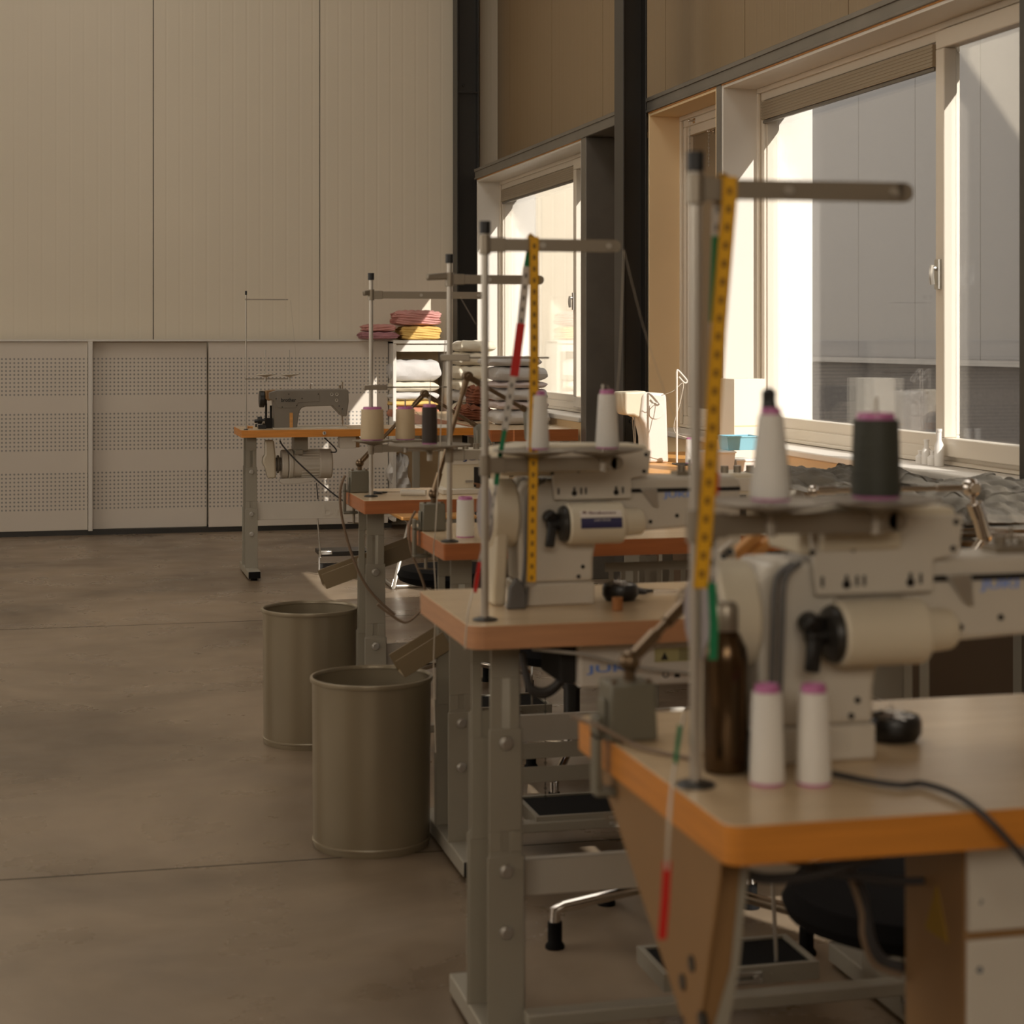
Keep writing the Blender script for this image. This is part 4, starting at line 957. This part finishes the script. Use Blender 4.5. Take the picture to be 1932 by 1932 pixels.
# ---------- chairs
def star_chair(x, y, label, rot=0, seat_z=.46, R=.28, back=True, bm_='chrome'):
    t = thing('work_chair', label, 'chair', (x, y, 0), 'work chairs at the sewing tables')
    for k in range(5):
        a = rot + k * 2 * PI / 5; e = Vector((math.cos(a), math.sin(a), 0)); c = Vector((x, y, 0))
        arm = MB().tube([c + e * .02 + Vector((0, 0, .125)), c + e * (R - .02) + Vector((0, 0, .088)), c + e * R + Vector((0, 0, .080)), c + e * R + Vector((0, 0, .055))], .0125, n=12, smooth=False).build('base_arm', M[bm_], t)
        MB().lathe(c + e * R, [(.001, 0), (.021, 0), (.021, .006), (.0155, .014), (.0155, .056), (.001, .056)], 20).build('foot_cap', M['rubber'], arm)
    MB().cyl((x, y, .10), (x, y, .16), .030).build('hub', M[bm_], t, bevel=.003)
    MB().cyl((x, y, .15), (x, y, .30), .024).cyl((x, y, .29), (x, y, .305), .028).build('gas_column', M['steel'], t)
    MB().cyl((x, y, .30), (x, y, seat_z - .05), .014).build('piston', M['steel'], t)
    MB().b(x - .10, x + .10, y - .08, y + .10, seat_z - .065, seat_z - .045).build('seat_plate', M['steel'], t, bevel=.004)
    MB().lathe((x, y, seat_z - .045), [(.001, 0), (.17, 0), (.20, .012), (.208, .03), (.195, .052), (.12, .062), (.001, .06)], 40).build('seat', M['seat'], t)
    if back:
        MB().tube([(x, y + .10, seat_z - .055), (x, y + .25, seat_z - .05), (x, y + .27, seat_z + .05), (x, y + .255, seat_z + .20)], .011).build('back_strut', M[bm_], t)
        MB().box((x, y + .235, seat_z + .24), (.34, .035, .16)).build('backrest', M['seat'], t, bevel=.016, seg=4)
    return t
star_chair(1.30, 3.83, 'work chair with bright chrome star base behind the beech rimmed table', rot=PI, seat_z=.44, back=False)
star_chair(1.43, 5.18, 'work chair with dark piston behind the middle reddish table', rot=.5, seat_z=.42, back=False)
star_chair(1.25, 2.56, 'work chair tucked behind the nearest table, black seat showing', rot=.9, seat_z=.47, back=False, bm_='steel')
star_chair(1.39, 6.66, 'work chair with black seat at the table by the rear bin', rot=.9, seat_z=.455, back=False)
f0 = onZ(742, 1112); yc = f0.y; xc_ = f0.x
ch = thing('tube_chair', 'sunlit tubular chair far back in the floor sun patch', 'chair', (xc_ + .2, yc + .2, 0))
tl = onY(772, 985, yc + .1); k = .011
MB().tube([(xc_ + .01, yc + .42, k), (xc_, yc, k), (xc_ + .03, yc + .03, .10), (tl.x, yc + .10, tl.z), (tl.x, yc + .40, tl.z + .01)], k, smooth=False).build('frame_tube', M['pole'], ch)
MB().tube([(xc_ + .41, yc + .42, k), (xc_ + .42, yc, k), (xc_ + .39, yc + .03, .10), (tl.x + .30, yc + .10, tl.z), (tl.x + .30, yc + .40, tl.z + .01)], k, smooth=False).build('frame_tube', M['pole'], ch)
MB().cyl((xc_ + .02, yc + .03, .012), (xc_ + .40, yc + .03, .012), k).build('floor_rail', M['pole'], ch)
MB().b(tl.x - .05, tl.x + .36, yc + .06, yc + .44, tl.z + .012, tl.z + .032).build('seat', M['wood'], ch, bevel=.006)
# ---------- things on the nearest and second tables
p = onZ(1369, 1455, ZT)
t = thing('steel_bottle', 'bronze steel drinking bottle on the nearest table', 'bottle', p)
MB().lathe(p, [(.001, .001), (.0245, .001), (.0258, .004), (.0258, .125), (.024, .140), (.0165, .156), (.013, .160), (.013, .166), (.001, .166)], 44).build('flask', M['bottle'], t)
MB().lathe(p, [(.0135, .160), (.0145, .162), (.0145, .186), (.011, .192), (.001, .193)], 32).build('cap', M['armm'], t)
def pin_bowl(p, label, r=.034):
    p = Vector(p); t = thing('pin_bowl', label, 'pin bowl', p, 'magnetic pin bowls')
    MB().lathe(p, [(.001, .001), (r * .82, .001), (r, .010), (r, .024), (r * .92, .030), (r * .84, .026), (r * .6, .018), (.001, .016)], 40).build('bowl', M['black'], t)
    rnd = random.Random(3); m_ = MB()
    for k in range(46):
        a, b_ = rnd.uniform(0, 6.28), rnd.uniform(0, r * .7); c = p + Vector((math.cos(a) * b_, math.sin(a) * b_, .026 + rnd.uniform(0, .009))); d = Vector((rnd.uniform(-1, 1), rnd.uniform(-1, 1), rnd.uniform(-.25, .35))).normalized() * .012
        m_.cyl(c - d, c + d, .0005, n=5)
    o = m_.build('pins', M['chrome'], t); o['kind'] = 'stuff'
    return t
pin_bowl(onZ(1170, 1132, ZT), 'black bowl of pins on the beech rimmed table')
pin_bowl(onZ(1686, 1396, ZT), 'black bowl of pins beside the nearest machine')
ck = MB().lathe(onZ(1165, 1152, ZT), [(.001, .0005), (.0098, .0005), (.0098, .024), (.004, .024), (.004, .012), (.001, .012)], 28).build('cardboard_core', M['cork'])
tag(recenter(ck, onZ(1165, 1152, ZT)), 'small brown cardboard core standing before the pin bowl', 'core')
def scissors(p, a, label, L=.11):
    p = Vector(p); t = thing('scissors', label, 'scissors', p, 'scissors lying on tables')
    e = Vector((math.cos(a), math.sin(a), 0)); n = Vector((-e.y, e.x, 0)); z = Vector((0, 0, .004))
    for s in (-1, 1):
        MB().bar(p + z, p + z + e * L * .55 + n * s * .004, .008, .0025).build('blade', M['chrome'], t)
        MB().lathe(p + z - e * L * .35 + n * s * .016, [(.010, -.0025), (.016, -.0025), (.016, .0025), (.010, .0025)], 20, closed=True).bar(p + z, p + z - e * L * .25 + n * s * .012, .006, .005).build('handle_loop', M['black'], t, bevel=.001)
    return t
scissors(onZ(1232, 1118, ZT), -.1, 'scissors lying right of the pin bowl on the beech rimmed table', .09)
scissors(onZ(730, 931, ZT), .2, 'black handled scissors on the table by the rear bin', .11)
rp = MB().cyl(onZ(757, 929, ZT + .01), onZ(804, 930, ZT + .01), .0095).build('rolled_pattern', M['paper'])
tag(recenter(rp, onZ(757, 931, ZT)), 'rolled paper lying on the table by the rear bin', 'paper roll')
# cords
cab('cord', 'cordt', [onZ(1136, 1395, ZT) + Vector((-.038, 0, .03)), onZ(1150, 1405, ZT) + Vector((-.012, 0, .022)), onZ(1190, 1412, ZT) + Vector((0, 0, .006)), onZ(1240, 1425, ZT) + Vector((0, 0, .004)), onZ(1305, 1438, ZT) + Vector((0, 0, .004))], .0028, L4)
cab('cord', 'cordb', [onZ(1572, 1468, ZT) + Vector((0, 0, .005)), onZ(1640, 1482, ZT) + Vector((0, 0, .005)), onZ(1700, 1490, ZT) + Vector((0, 0, .005)), onZ(1740, 1487, ZT) + Vector((0, 0, .005)), onZ(1800, 1508, ZT) + Vector((0, 0, .006)), onY(1850, 1532, 1.752), onY(1893, 1575, 1.74), onY(1935, 1625, 1.74), onY(1990, 1700, 1.74)], .0036, MACH4)
cab('cord', 'cordb', [onY(u, v, 1.95) for u, v in ((1405, 1615), (1470, 1618), (1545, 1640), (1625, 1655), (1700, 1662), (1800, 1662), (1880, 1672), (1990, 1676))], .0048, MACH4)
cab('cord', 'cordb', [onY(u, v, 1.90) for u, v in ((1402, 1648), (1450, 1658), (1530, 1652), (1600, 1632), (1660, 1612))], .006, MACH4)
cab('cord', 'cordt', [onY(u, v, 5.70) for u, v in ((651, 897), (642, 925), (645, 975), (665, 1050), (688, 1100), (712, 1130), (745, 1160))], .0042, LA)
cab('cord', 'cordt', [onY(u, v, 4.72) for u, v in ((784, 964), (773, 990), (775, 1035), (797, 1095), (803, 1125), (793, 1152), (765, 1174), (735, 1158), (712, 1140))], .0034, LB)
# control box under the beech rimmed table
x0 = onY(1093, 0, 3.15).x
t = thing('control_box', 'cream control box with light blue lettering under the beech rimmed table', 'control box', (x0, 3.15, .66))
MB().prism([(x0, ZT - .042), (x0, onY(1093, 1300, 3.15).z), (x0 + .34, onY(1093, 1300, 3.15).z - .0), (x0 + .34, ZT - .042)], 3.15, 3.33).build('housing', M['white'], t, bevel=.006)
MB().b(x0 - .028, x0, 3.17, 3.31, .69, .76).build('cable_port', M['dark'], t, bevel=.003)
text('JUKI', 'lettering', M['blue'], t, onY(1150, 1263, 3.1494), .017, width=.085, depth=.0006, bold=.02)
MB().b(onY(1235, 0, 3.15).x, onY(1352, 0, 3.15).x, 3.148, 3.1502, onY(1290, 1247, 3.15).z, onY(1290, 1221, 3.15).z).build('warning_label', mat('pale olive label', (176, 168, 120), .6), t)
wl = MB()
for k in range(3):
    x = onY(1246 + k * 34, 0, 3.15).x; z = onY(1290, 1243, 3.15).z
    if k == 0: wl.prism([(x, z), (x + .014, z), (x + .007, z + .014)], 3.1472, 3.148)
    else: [wl.b(x, x + .02, 3.1472, 3.148, z + j_ * .005, z + j_ * .005 + .0015) for j_ in range(4)]
wl.build('label_print', M['ink'], t)
MB().b(onY(1247, 0, 3.15).x, onY(1300, 0, 3.15).x, 3.148, 3.1502, onY(1290, 1282, 3.15).z, onY(1290, 1264, 3.15).z).build('white_label', M['sticker'], t)
wl = MB().lathe(onY(1256, 1273, 3.147), [(.004, 0), (.006, 0), (.006, .001), (.004, .001)], 20, axis=(0, 1, 0), closed=True).b(onY(1272, 0, 3.15).x, onY(1282, 0, 3.15).x, 3.1472, 3.148, onY(1290, 1277, 3.15).z, onY(1290, 1269, 3.15).z)
wl.build('label_print', M['ink'], t)
cab('cord', 'cordw', [onY(u, v, 3.12) for u, v in ((1005, 1224), (1060, 1230), (1110, 1236), (1170, 1252), (1230, 1262), (1320, 1272))], .0032, t)
for k, (dv, r) in enumerate(((0, .0065), (9, .0055), (16, .005))):
    cab('cable', 'cordb', [onY(u, v + dv * .6, 3.20 + k * .012) for u, v in ((985, 1232), (992, 1270), (1003, 1298), (1030, 1303), (1055, 1285), (1075, 1252), (1092, 1228))], r, t)
# drive motor hanging under the middle table, seen past the second table leg
mt = MB().cyl((1.02, 4.60, .66), (1.20, 4.60, .66), .05, n=32).b(1.06, 1.16, 4.56, 4.64, .70, ZT - .042).build('servo_motor', M['brog'], bevel=.004)
tag(recenter(mt, (1.1, 4.6, .77)), 'brown grey motor under the middle reddish table', 'motor')
# chains to the treadles
for (u, v0, v1, yy, lab) in ((1029, 1310, 1512, 4.62, 'thin treadle chain hanging left of the dark chair piston'), (829, 1250, 1375, 4.95, 'thin treadle chain hanging right of the front bin')):
    c = MB(); a = onY(u, v0, yy); b_ = onY(u, v1, yy); n = int((a.z - b_.z) / .011)
    for k in range(n):
        z = a.z - k * .011
        if k % 2: c.lathe((a.x, yy, z), [(.0022, -.0006), (.0036, -.0006), (.0036, .0006), (.0022, .0006)], 8, axis=(1, 0, 0), closed=True)
        else: c.lathe((a.x, yy, z), [(.0022, -.0006), (.0036, -.0006), (.0036, .0006), (.0022, .0006)], 8, axis=(0, 1, 0), closed=True)
        c.cyl((a.x, yy, z), (a.x, yy, z - .010), .0008, n=5)
    c.build('treadle_chain', M['steel'], TB)
# cabinet at the lower right
t = CAB = thing('motor_cabinet', 'tall beige metal cabinet under the right end of the nearest table', 'cabinet', (.955, 1.85, 0))
xa = onY(1820, 0, 1.85).x
MB().b(xa, xa + .42, 1.85, 2.0, .02, ZT - .05).build('shell', M['tan'], t, bevel=.004)
MB().b(xa + .001, xa + .42, 1.844, 1.851, .04, .645).build('front_door', M['greyl'], t, bevel=.002)
MB().b(xa + .001, xa + .42, 1.842, 1.851, .655, .752).build('upper_panel', M['greyl'], t, bevel=.002)
for v in (1700, 1830): MB().cyl(onY(1848, v, 1.8425), onY(1848, v, 1.846), .0038).build('screw', M['steel'], t)
for k in range(4): MB().cyl((xa + .02 + k * .12, 1.87 + (k % 2) * .1, 0), (xa + .02 + k * .12, 1.87 + (k % 2) * .1, .021), .012).build('foot', M['rubber'], t)
zt_ = onX(1768, 1690, xa).z; yt_ = onX(1768, 1690, xa).y
MB().prism([(yt_ - .028, zt_ - .045), (yt_ + .028, zt_ - .045), (yt_, zt_ + .012)], xa - .0012, xa, 'X').build('warning_triangle', M['yellow'], t)
MB().b(xa - .022, xa, 1.96, 1.99, .44, .50).build('cable_gland', M['black'], t, bevel=.003)

cab('cord', 'cordb', [onY(u, v, 2.02) for u, v in ((1600, 1640), (1625, 1690), (1635, 1740), (1645, 1785), (1668, 1815), (1703, 1826))], .0075, CAB)
cab('cord', 'cordt', [onY(u, v, 2.00) for u, v in ((1606, 1660), (1625, 1720), (1628, 1770), (1650, 1820), (1700, 1840))], .0035, CAB)

# ---------- threads running from stands to machines
def strand(pts, par, r=.0005):
    return MB().tube(pts, r, n=5, smooth=len(pts) > 2).build('thread', M['thread'], par)
strand([onY(1177, 471, B3.y), onY(1215, 620, 3.20), onY(1262, 760, 3.25), onY(1318, 905, 3.34)], ST3)
strand([onY(1177, 471, B3.y), onY(1165, 735, B3.y), c3b + Vector((0, 0, .112))], ST3, .0006)
strand([onY(846, 520, BB.y), onY(833, 780, BB.y), onY(822, 990, BB.y - .1), onY(818, 1040, BB.y - .06), onY(822, 1130, BB.y - .06), onY(818, 1260, BB.y - .06), onY(822, 1420, BB.y - .06)], STB, .0014)
strand([onY(868, 560, BB.y), onY(898, 612, BB.y)], STB)
strand([onY(548, 566, B1.y), onY(557, 660, B1.y), onY(560, 700, B1.y)], ST1, .001)
strand([onY(893, 1112, 3.14), onY(884, 1150, 3.085), onY(880, 1185, 3.078), onY(877, 1225, 3.078)], ST3, .0014)
for k, (u0, v0, u1, v1) in enumerate(((775, 765, 792, 785), (812, 715, 812, 802), (900, 812, 900, 835))):
    strand([onY(u0, v0, 5.6), onY(u1, v1, 5.6)], STA, .0008)

# ---------- cloth on and in the shelf unit
g = 'folded cloth in the shelf unit'; ys0, ys1 = 12.47, 12.76
def sx(u, y=12.47): return onY(u, 0, y).x
def sz(v, y=12.47): return onY(760, v, y).z
zs = .7505
lay = [('f_rose', 792, 768, 'rose brown cloth, bottom of the pile in the shelf unit'), ('f_yellow', 768, 757, 'thin mustard cloth in the shelf pile'), ('f_white', 757, 741, 'white cloth in the shelf pile under the cream roll'), ('f_cream', 741, 722, 'pale folded cloth second from the top of the shelf pile')]
z = zs
for k, (m_, va, vb, lab) in enumerate(lay):
    h = (va - vb) * .00358 * 1.02
    cloth('folded_cloth', M[m_], sx(737), sx(830), ys0, ys1, z, z + h, lab, group=g, seed=k, layers=1, rough=.006)
    z += h + .0008
cloth('rolled_cloth', M['f_white'], sx(736), sx(834), ys0, ys1, z, z + .148, 'thick white rolled cloth on top of the shelf pile', group=g, seed=9, layers=1, rough=.012)
zt2 = 1.2925; g = 'folded cloth on top of the shelf unit'
cloth('folded_cloth', M['f_mauve'], sx(684), sx(757) - .01, 12.48, 12.74, 1.299, 1.299 + .05, 'mauve cloth lying left on top of the shelf unit', group=g, seed=21, layers=3)
cloth('folded_cloth', M['f_pink'], sx(690), sx(752) - .01, 12.49, 12.73, 1.3505, 1.40, 'pinkish cloth topping the left pile on the shelf unit', group=g, seed=22, layers=2)
cloth('folded_cloth', M['f_yellow'], sx(758), sx(834), 12.48, 12.76, 1.2925, 1.392, 'mustard cloth under the striped pink bundle', group=g, seed=23, layers=4)
cloth('folded_cloth', M['f_pink'], sx(748), sx(834), 12.48, 12.76, 1.3925, 1.495, 'striped pink bundle, highest in the far corner', group=g, seed=24, layers=4, rough=.02)
cloth('plastic_bag', M['bag'], sx(737), sx(770) + .01, 12.47, 12.74, .1205, .50, 'crumpled clear bag in the bottom of the shelf unit', 'bag', seed=31, layers=2, rough=.05)
# ---------- cloth piles on the cutting table
g = 'folded cloth on the cutting table'
def pile(u0, u1, y, items, d=.34):
    z = ZT + .0005
    for k, (m_, h, lab, du) in enumerate(items):
        xa_, xb_ = onY(u0 + du, 0, y).x, min(onY(u1 + du, 0, y).x, 2.735)
        cloth('folded_cloth', M[m_], xa_, xb_, y, y + d, z, z + h, lab, group=g, seed=40 + k + int(u0), layers=1, rough=.012)
        z += h + .0008
pile(866, 935, 11.3, [('f_cream', .09, 'cream cloth, bottom of the tall far pile', 4), ('f_white', .075, 'white cloth low in the tall far pile', 2), ('f_cream', .07, 'off white cloth in the middle of the tall far pile', 0), ('f_cream', .085, 'bright cream cloth in the tall far pile', -2), ('f_cream', .085, 'creased cream cloth near the top of the tall far pile', 0), ('f_cream', .07, 'crumpled cream cloth on top of the tall far pile', 3)])
pile(935, 1036, 10.25, [('f_white', .085, 'white spotted cloth, bottom of the near pile on the cutting table', 4), ('f_lilac', .05, 'faint pink cloth low in the near pile', 2), ('f_white', .07, 'plain white cloth in the middle of the near pile', 0), ('f_lilac', .04, 'thin pinkish cloth high in the near pile', -1), ('f_white', .085, 'white cloth second from the top of the near pile', 0), ('f_white', .055, 'flat white cloth crowning the near pile', -12)])
cloth('crumpled_cloth', M['f_brown'], onY(866, 0, 10.9).x, onY(925, 0, 10.9).x, 10.8, 11.1, ZT + .0005, ZT + .09, 'crumpled rust brown cloth between the two white piles', seed=71, layers=4, rough=.03)
cloth('crumpled_cloth', M['f_brown'], onY(888, 0, 10.9).x, onY(938, 0, 10.9).x, 10.82, 11.08, ZT + .0915, ZT + .20, 'dark brown bunched cloth above the rust brown one', seed=72, layers=3, rough=.04)
# paper and small things on the far table
pa = MB().b(1.95, 2.19, 10.10, 10.42, ZT + .0003, ZT + .0015).build('pattern_sheet', M['paper']); tag(recenter(pa, (2.07, 10.26, ZT)), 'pale pattern sheet at the right end of the far table', 'paper')

# ---------- things on the worktop
ZW = .79
yw = 7.30; P_ = lambda u, v, y=yw: onY(u, v, y)
t = thing('home_sewing_machine', 'white household sewing machine on the pine worktop', 'sewing machine', P_(1235, 868))
t.location.z = ZW; ORG[t] = Vector(t.location)
def PW(pts, ya, yb): return MB().prism([(p.x, p.z) for p in (P_(u, v) for u, v in pts)], ya, yb)
PW([(1213, 745), (1222, 740), (1252, 742), (1258, 746), (1262, 873), (1224, 873), (1222, 826), (1216, 800), (1208, 786)], yw, yw + .14).build('body', M['white'], t, bevel=.010, seg=3)
PW([(1174, 740), (1222, 738), (1222, 790), (1205, 788), (1198, 784), (1183, 784), (1176, 770)], yw + .012, yw + .13).build('arm', M['cream'], t, bevel=.008)
PW([(1172, 858), (1226, 858), (1226, 873), (1172, 873)], yw + .005, yw + .14).build('bed', M['white'], t, bevel=.004)
MB().lathe(P_(1237, 775), [(.001, -.005), (.033, -.005), (.0345, -.001), (.0345, .004), (.001, .004)], 40, axis=(0, 1, 0)).build('hand_wheel', M['white'], t)
MB().cyl(P_(1197, 784, yw + .05), P_(1199, 856, yw + .05), .003).cyl(P_(1193, 790, yw + .04), P_(1197, 846, yw + .04), .002).b(P_(1193, 0).x, P_(1206, 0).x, yw + .02, yw + .07, ZW + .045, ZW + .05).build('needle_bar', M['chrome'], t)
t = HOLD = thing('cone_holder', 'thin white wire cone holder beside the household machine', 'cone holder', P_(1277, 872, 7.15))
MB().cyl(P_(1277, 873, 7.15), P_(1277, 700, 7.15), .0042, n=10).build('rod', M['white'], t)
MB().tube([P_(1277, 700, 7.15), P_(1280, 699, 7.15), P_(1295, 716, 7.15), P_(1296, 721, 7.15), P_(1291, 722, 7.15), P_(1281, 711, 7.15)], .0035).build('hook', M['white'], t)
hp = P_(1288, 0, 7.15); MB().b(hp.x - .03, hp.x + .03, 7.10, 7.2, ZW, ZW + .006).build('base', M['black'], t, bevel=.002)
cone((P_(1300, 0, 7.15).x, 7.15, ZW + .0065), M['thw'], 'small white cone beside the thin wire cone holder', .0155, .0125, .10)
strand([P_(1248, 746, 7.2), P_(1270, 738, 7.16), P_(1289, 723, 7.15), P_(1283, 760, 7.15), P_(1272, 800, 7.15), P_(1276, 818, 7.15), P_(1298, 826, 7.15)], HOLD, .0016)
t = thing('carton', 'tall white carton on the worktop against the window', 'box', (2.66, 7.1, ZW))
MB().b(onY(1385, 0, 7.0).x, 2.738, 7.0, 7.17, ZW, onY(1400, 715, 7.0).z).build('box_body', M['carton'], t, bevel=.002)
MB().b(onY(1385, 0, 7.0).x, 2.738, 7.0 - .001, 7.0, ZW + .16, ZW + .165).build('flap_line', M['board'], t)
def tub(u0, u1, v0, v1, y, m_, name, label, cat, zb, d=.10, lid=False):
    a, b_ = onY(u0, 0, y).x, onY(u1, 0, y).x; zt = onY(u0, v0, y).z
    t = thing(name, label, cat, ((a + b_) / 2, y + d / 2, zb)); w = .0018; bm = bmesh.new()
    mbx = MB(); s = .88; cx, cy = (a + b_) / 2, y + d / 2; hx, hy = (b_ - a) / 2, d / 2
    def ring(k, z): return [mbx.bm.verts.new((cx + sx_ * hx * k[0], cy + sy_ * hy * k[1], z)) for sx_, sy_ in ((-1, -1), (1, -1), (1, 1), (-1, 1))]
    R_ = [ring((s, s), zb), ring((1, 1), zt), ring((1 - w / hx, 1 - w / hy), zt), ring((s - w / hx, s - w / hy), zb + w)]
    for p0, p1 in zip(R_, R_[1:]):
        for k in range(4): mbx.bm.faces.new((p0[k], p0[(k + 1) % 4], p1[(k + 1) % 4], p1[k]))
    mbx.bm.faces.new(R_[0]); mbx.bm.faces.new(R_[-1]); bm.free()
    mbx.build('tub_body', m_, t, bevel=.003)
    rim = MB(); rim.b(a - .003, b_ + .003, y - .003, y + .003, zt - .006, zt).b(a - .003, b_ + .003, y + d - .003, y + d + .003, zt - .006, zt).b(a - .003, a + .003, y, y + d, zt - .006, zt).b(b_ - .003, b_ + .003, y, y + d, zt - .006, zt)
    rim.build('tub_rim', m_, t, bevel=.001)
    if lid: MB().b(a, b_, y, y + d, zt - .004, zt + .002).build('lid', m_, t, bevel=.001)
    return t
tub(1333, 1388, 853, 0, 6.70, M['tub'], 'plastic_tub', 'white plastic tub on the worktop below the blue box', 'tub', ZW, .12, True)
tub(1390, 1430, 868, 0, 6.72, M['tub'], 'plastic_tub', 'small frosted tub next to the white one, under the blue box', 'tub', ZW, .12, True)
tub(1372, 1432, 823, 0, 6.74, M['blueb'], 'blue_box', 'pale blue plastic box standing on the white tubs', 'box', onY(1333, 853, 6.70).z + .0022, .11)
bb = cloth('cardboard_scrap', M['board'], onY(1350, 0, 6.95).x, onY(1378, 0, 6.95).x, 6.90, 6.98, ZW + .0005, onY(1360, 828, 6.95).z, 'brown cardboard box behind the white tub', 'box', seed=81, layers=1, rough=.002)
# bright bottles by the window sill
k = 0
for u, v, r, h, lab in ((1737, 806, .017, .045, 'squat white spool on the sill, leftmost of the cluster'), (1748, 800, .016, .085, 'white spool second from left on the sill'), (1760, 808, .018, .05, 'round white spool at the front of the sill cluster'), (1772, 806, .016, .125, 'tall white bottle on the sill next to the sash frame')):
    p = onX(u, v, 2.86); p.z = .845 + .0285
    o = MB().lathe(p, [(.001, 0), (r, 0), (r, h * .55), (r * .5, h * .7), (r * .5, h * .92), (r * .6, h * .93), (r * .6, h), (.001, h)], 24).build('sill_bottle', M['tub']); tag(recenter(o, p), lab, 'bottle', 'small bottles on the window sill')
# linen heaps on the worktop
cloth('linen_heap', M['f_char'], 2.20, 2.70, 4.95, 5.95, ZW + .0005, ZW + .075, 'charcoal linen spread over the worktop under the near window', seed=91, layers=2, rough=.03, fine=.013)
cloth('linen_heap', M['f_char'], 2.05, 2.66, 4.0, 4.90, ZW + .0005, ZW + .115, 'charcoal linen heap at the right edge of the picture', seed=92, layers=3, rough=.035, fine=.016)
cloth('linen_roll', M['f_olive'], 1.96, 2.035, 3.95, 4.70, ZW + .0005, ZW + .06, 'olive linen roll lying at the front of the worktop', seed=93, layers=1, rough=.01)
# hooks on the narrow window
for u, v, lab in ((1309, 228, 'left metal hook with chain at the top of the narrow window'), (1345, 248, 'right metal hook with chain at the top of the narrow window')):
    p = onX(u, v, XF - .004); t = thing('wall_hook', lab, 'hook', p, 'metal hooks on the narrow window')
    MB().box(p + Vector((.002, 0, 0)), (.004, .03, .022)).cyl(p, p + Vector((-.022, 0, 0)), .004).sph(p + Vector((-.022, 0, 0)), .0065).build('hook_plate', M['chrome'], t)
    c = MB()
    for k in range(10): c.lathe(p + Vector((-.020, 0, -.012 - k * .016)), [(.003, -.001), (.005, -.001), (.005, .001), (.003, .001)], 8, axis=(1, 0, 0) if k % 2 else (0, 1, 0), closed=True)
    c.cyl(p + Vector((-.020, 0, -.008)), p + Vector((-.020, 0, -.165)), .0012, n=6).build('chain', M['bolt'], t)
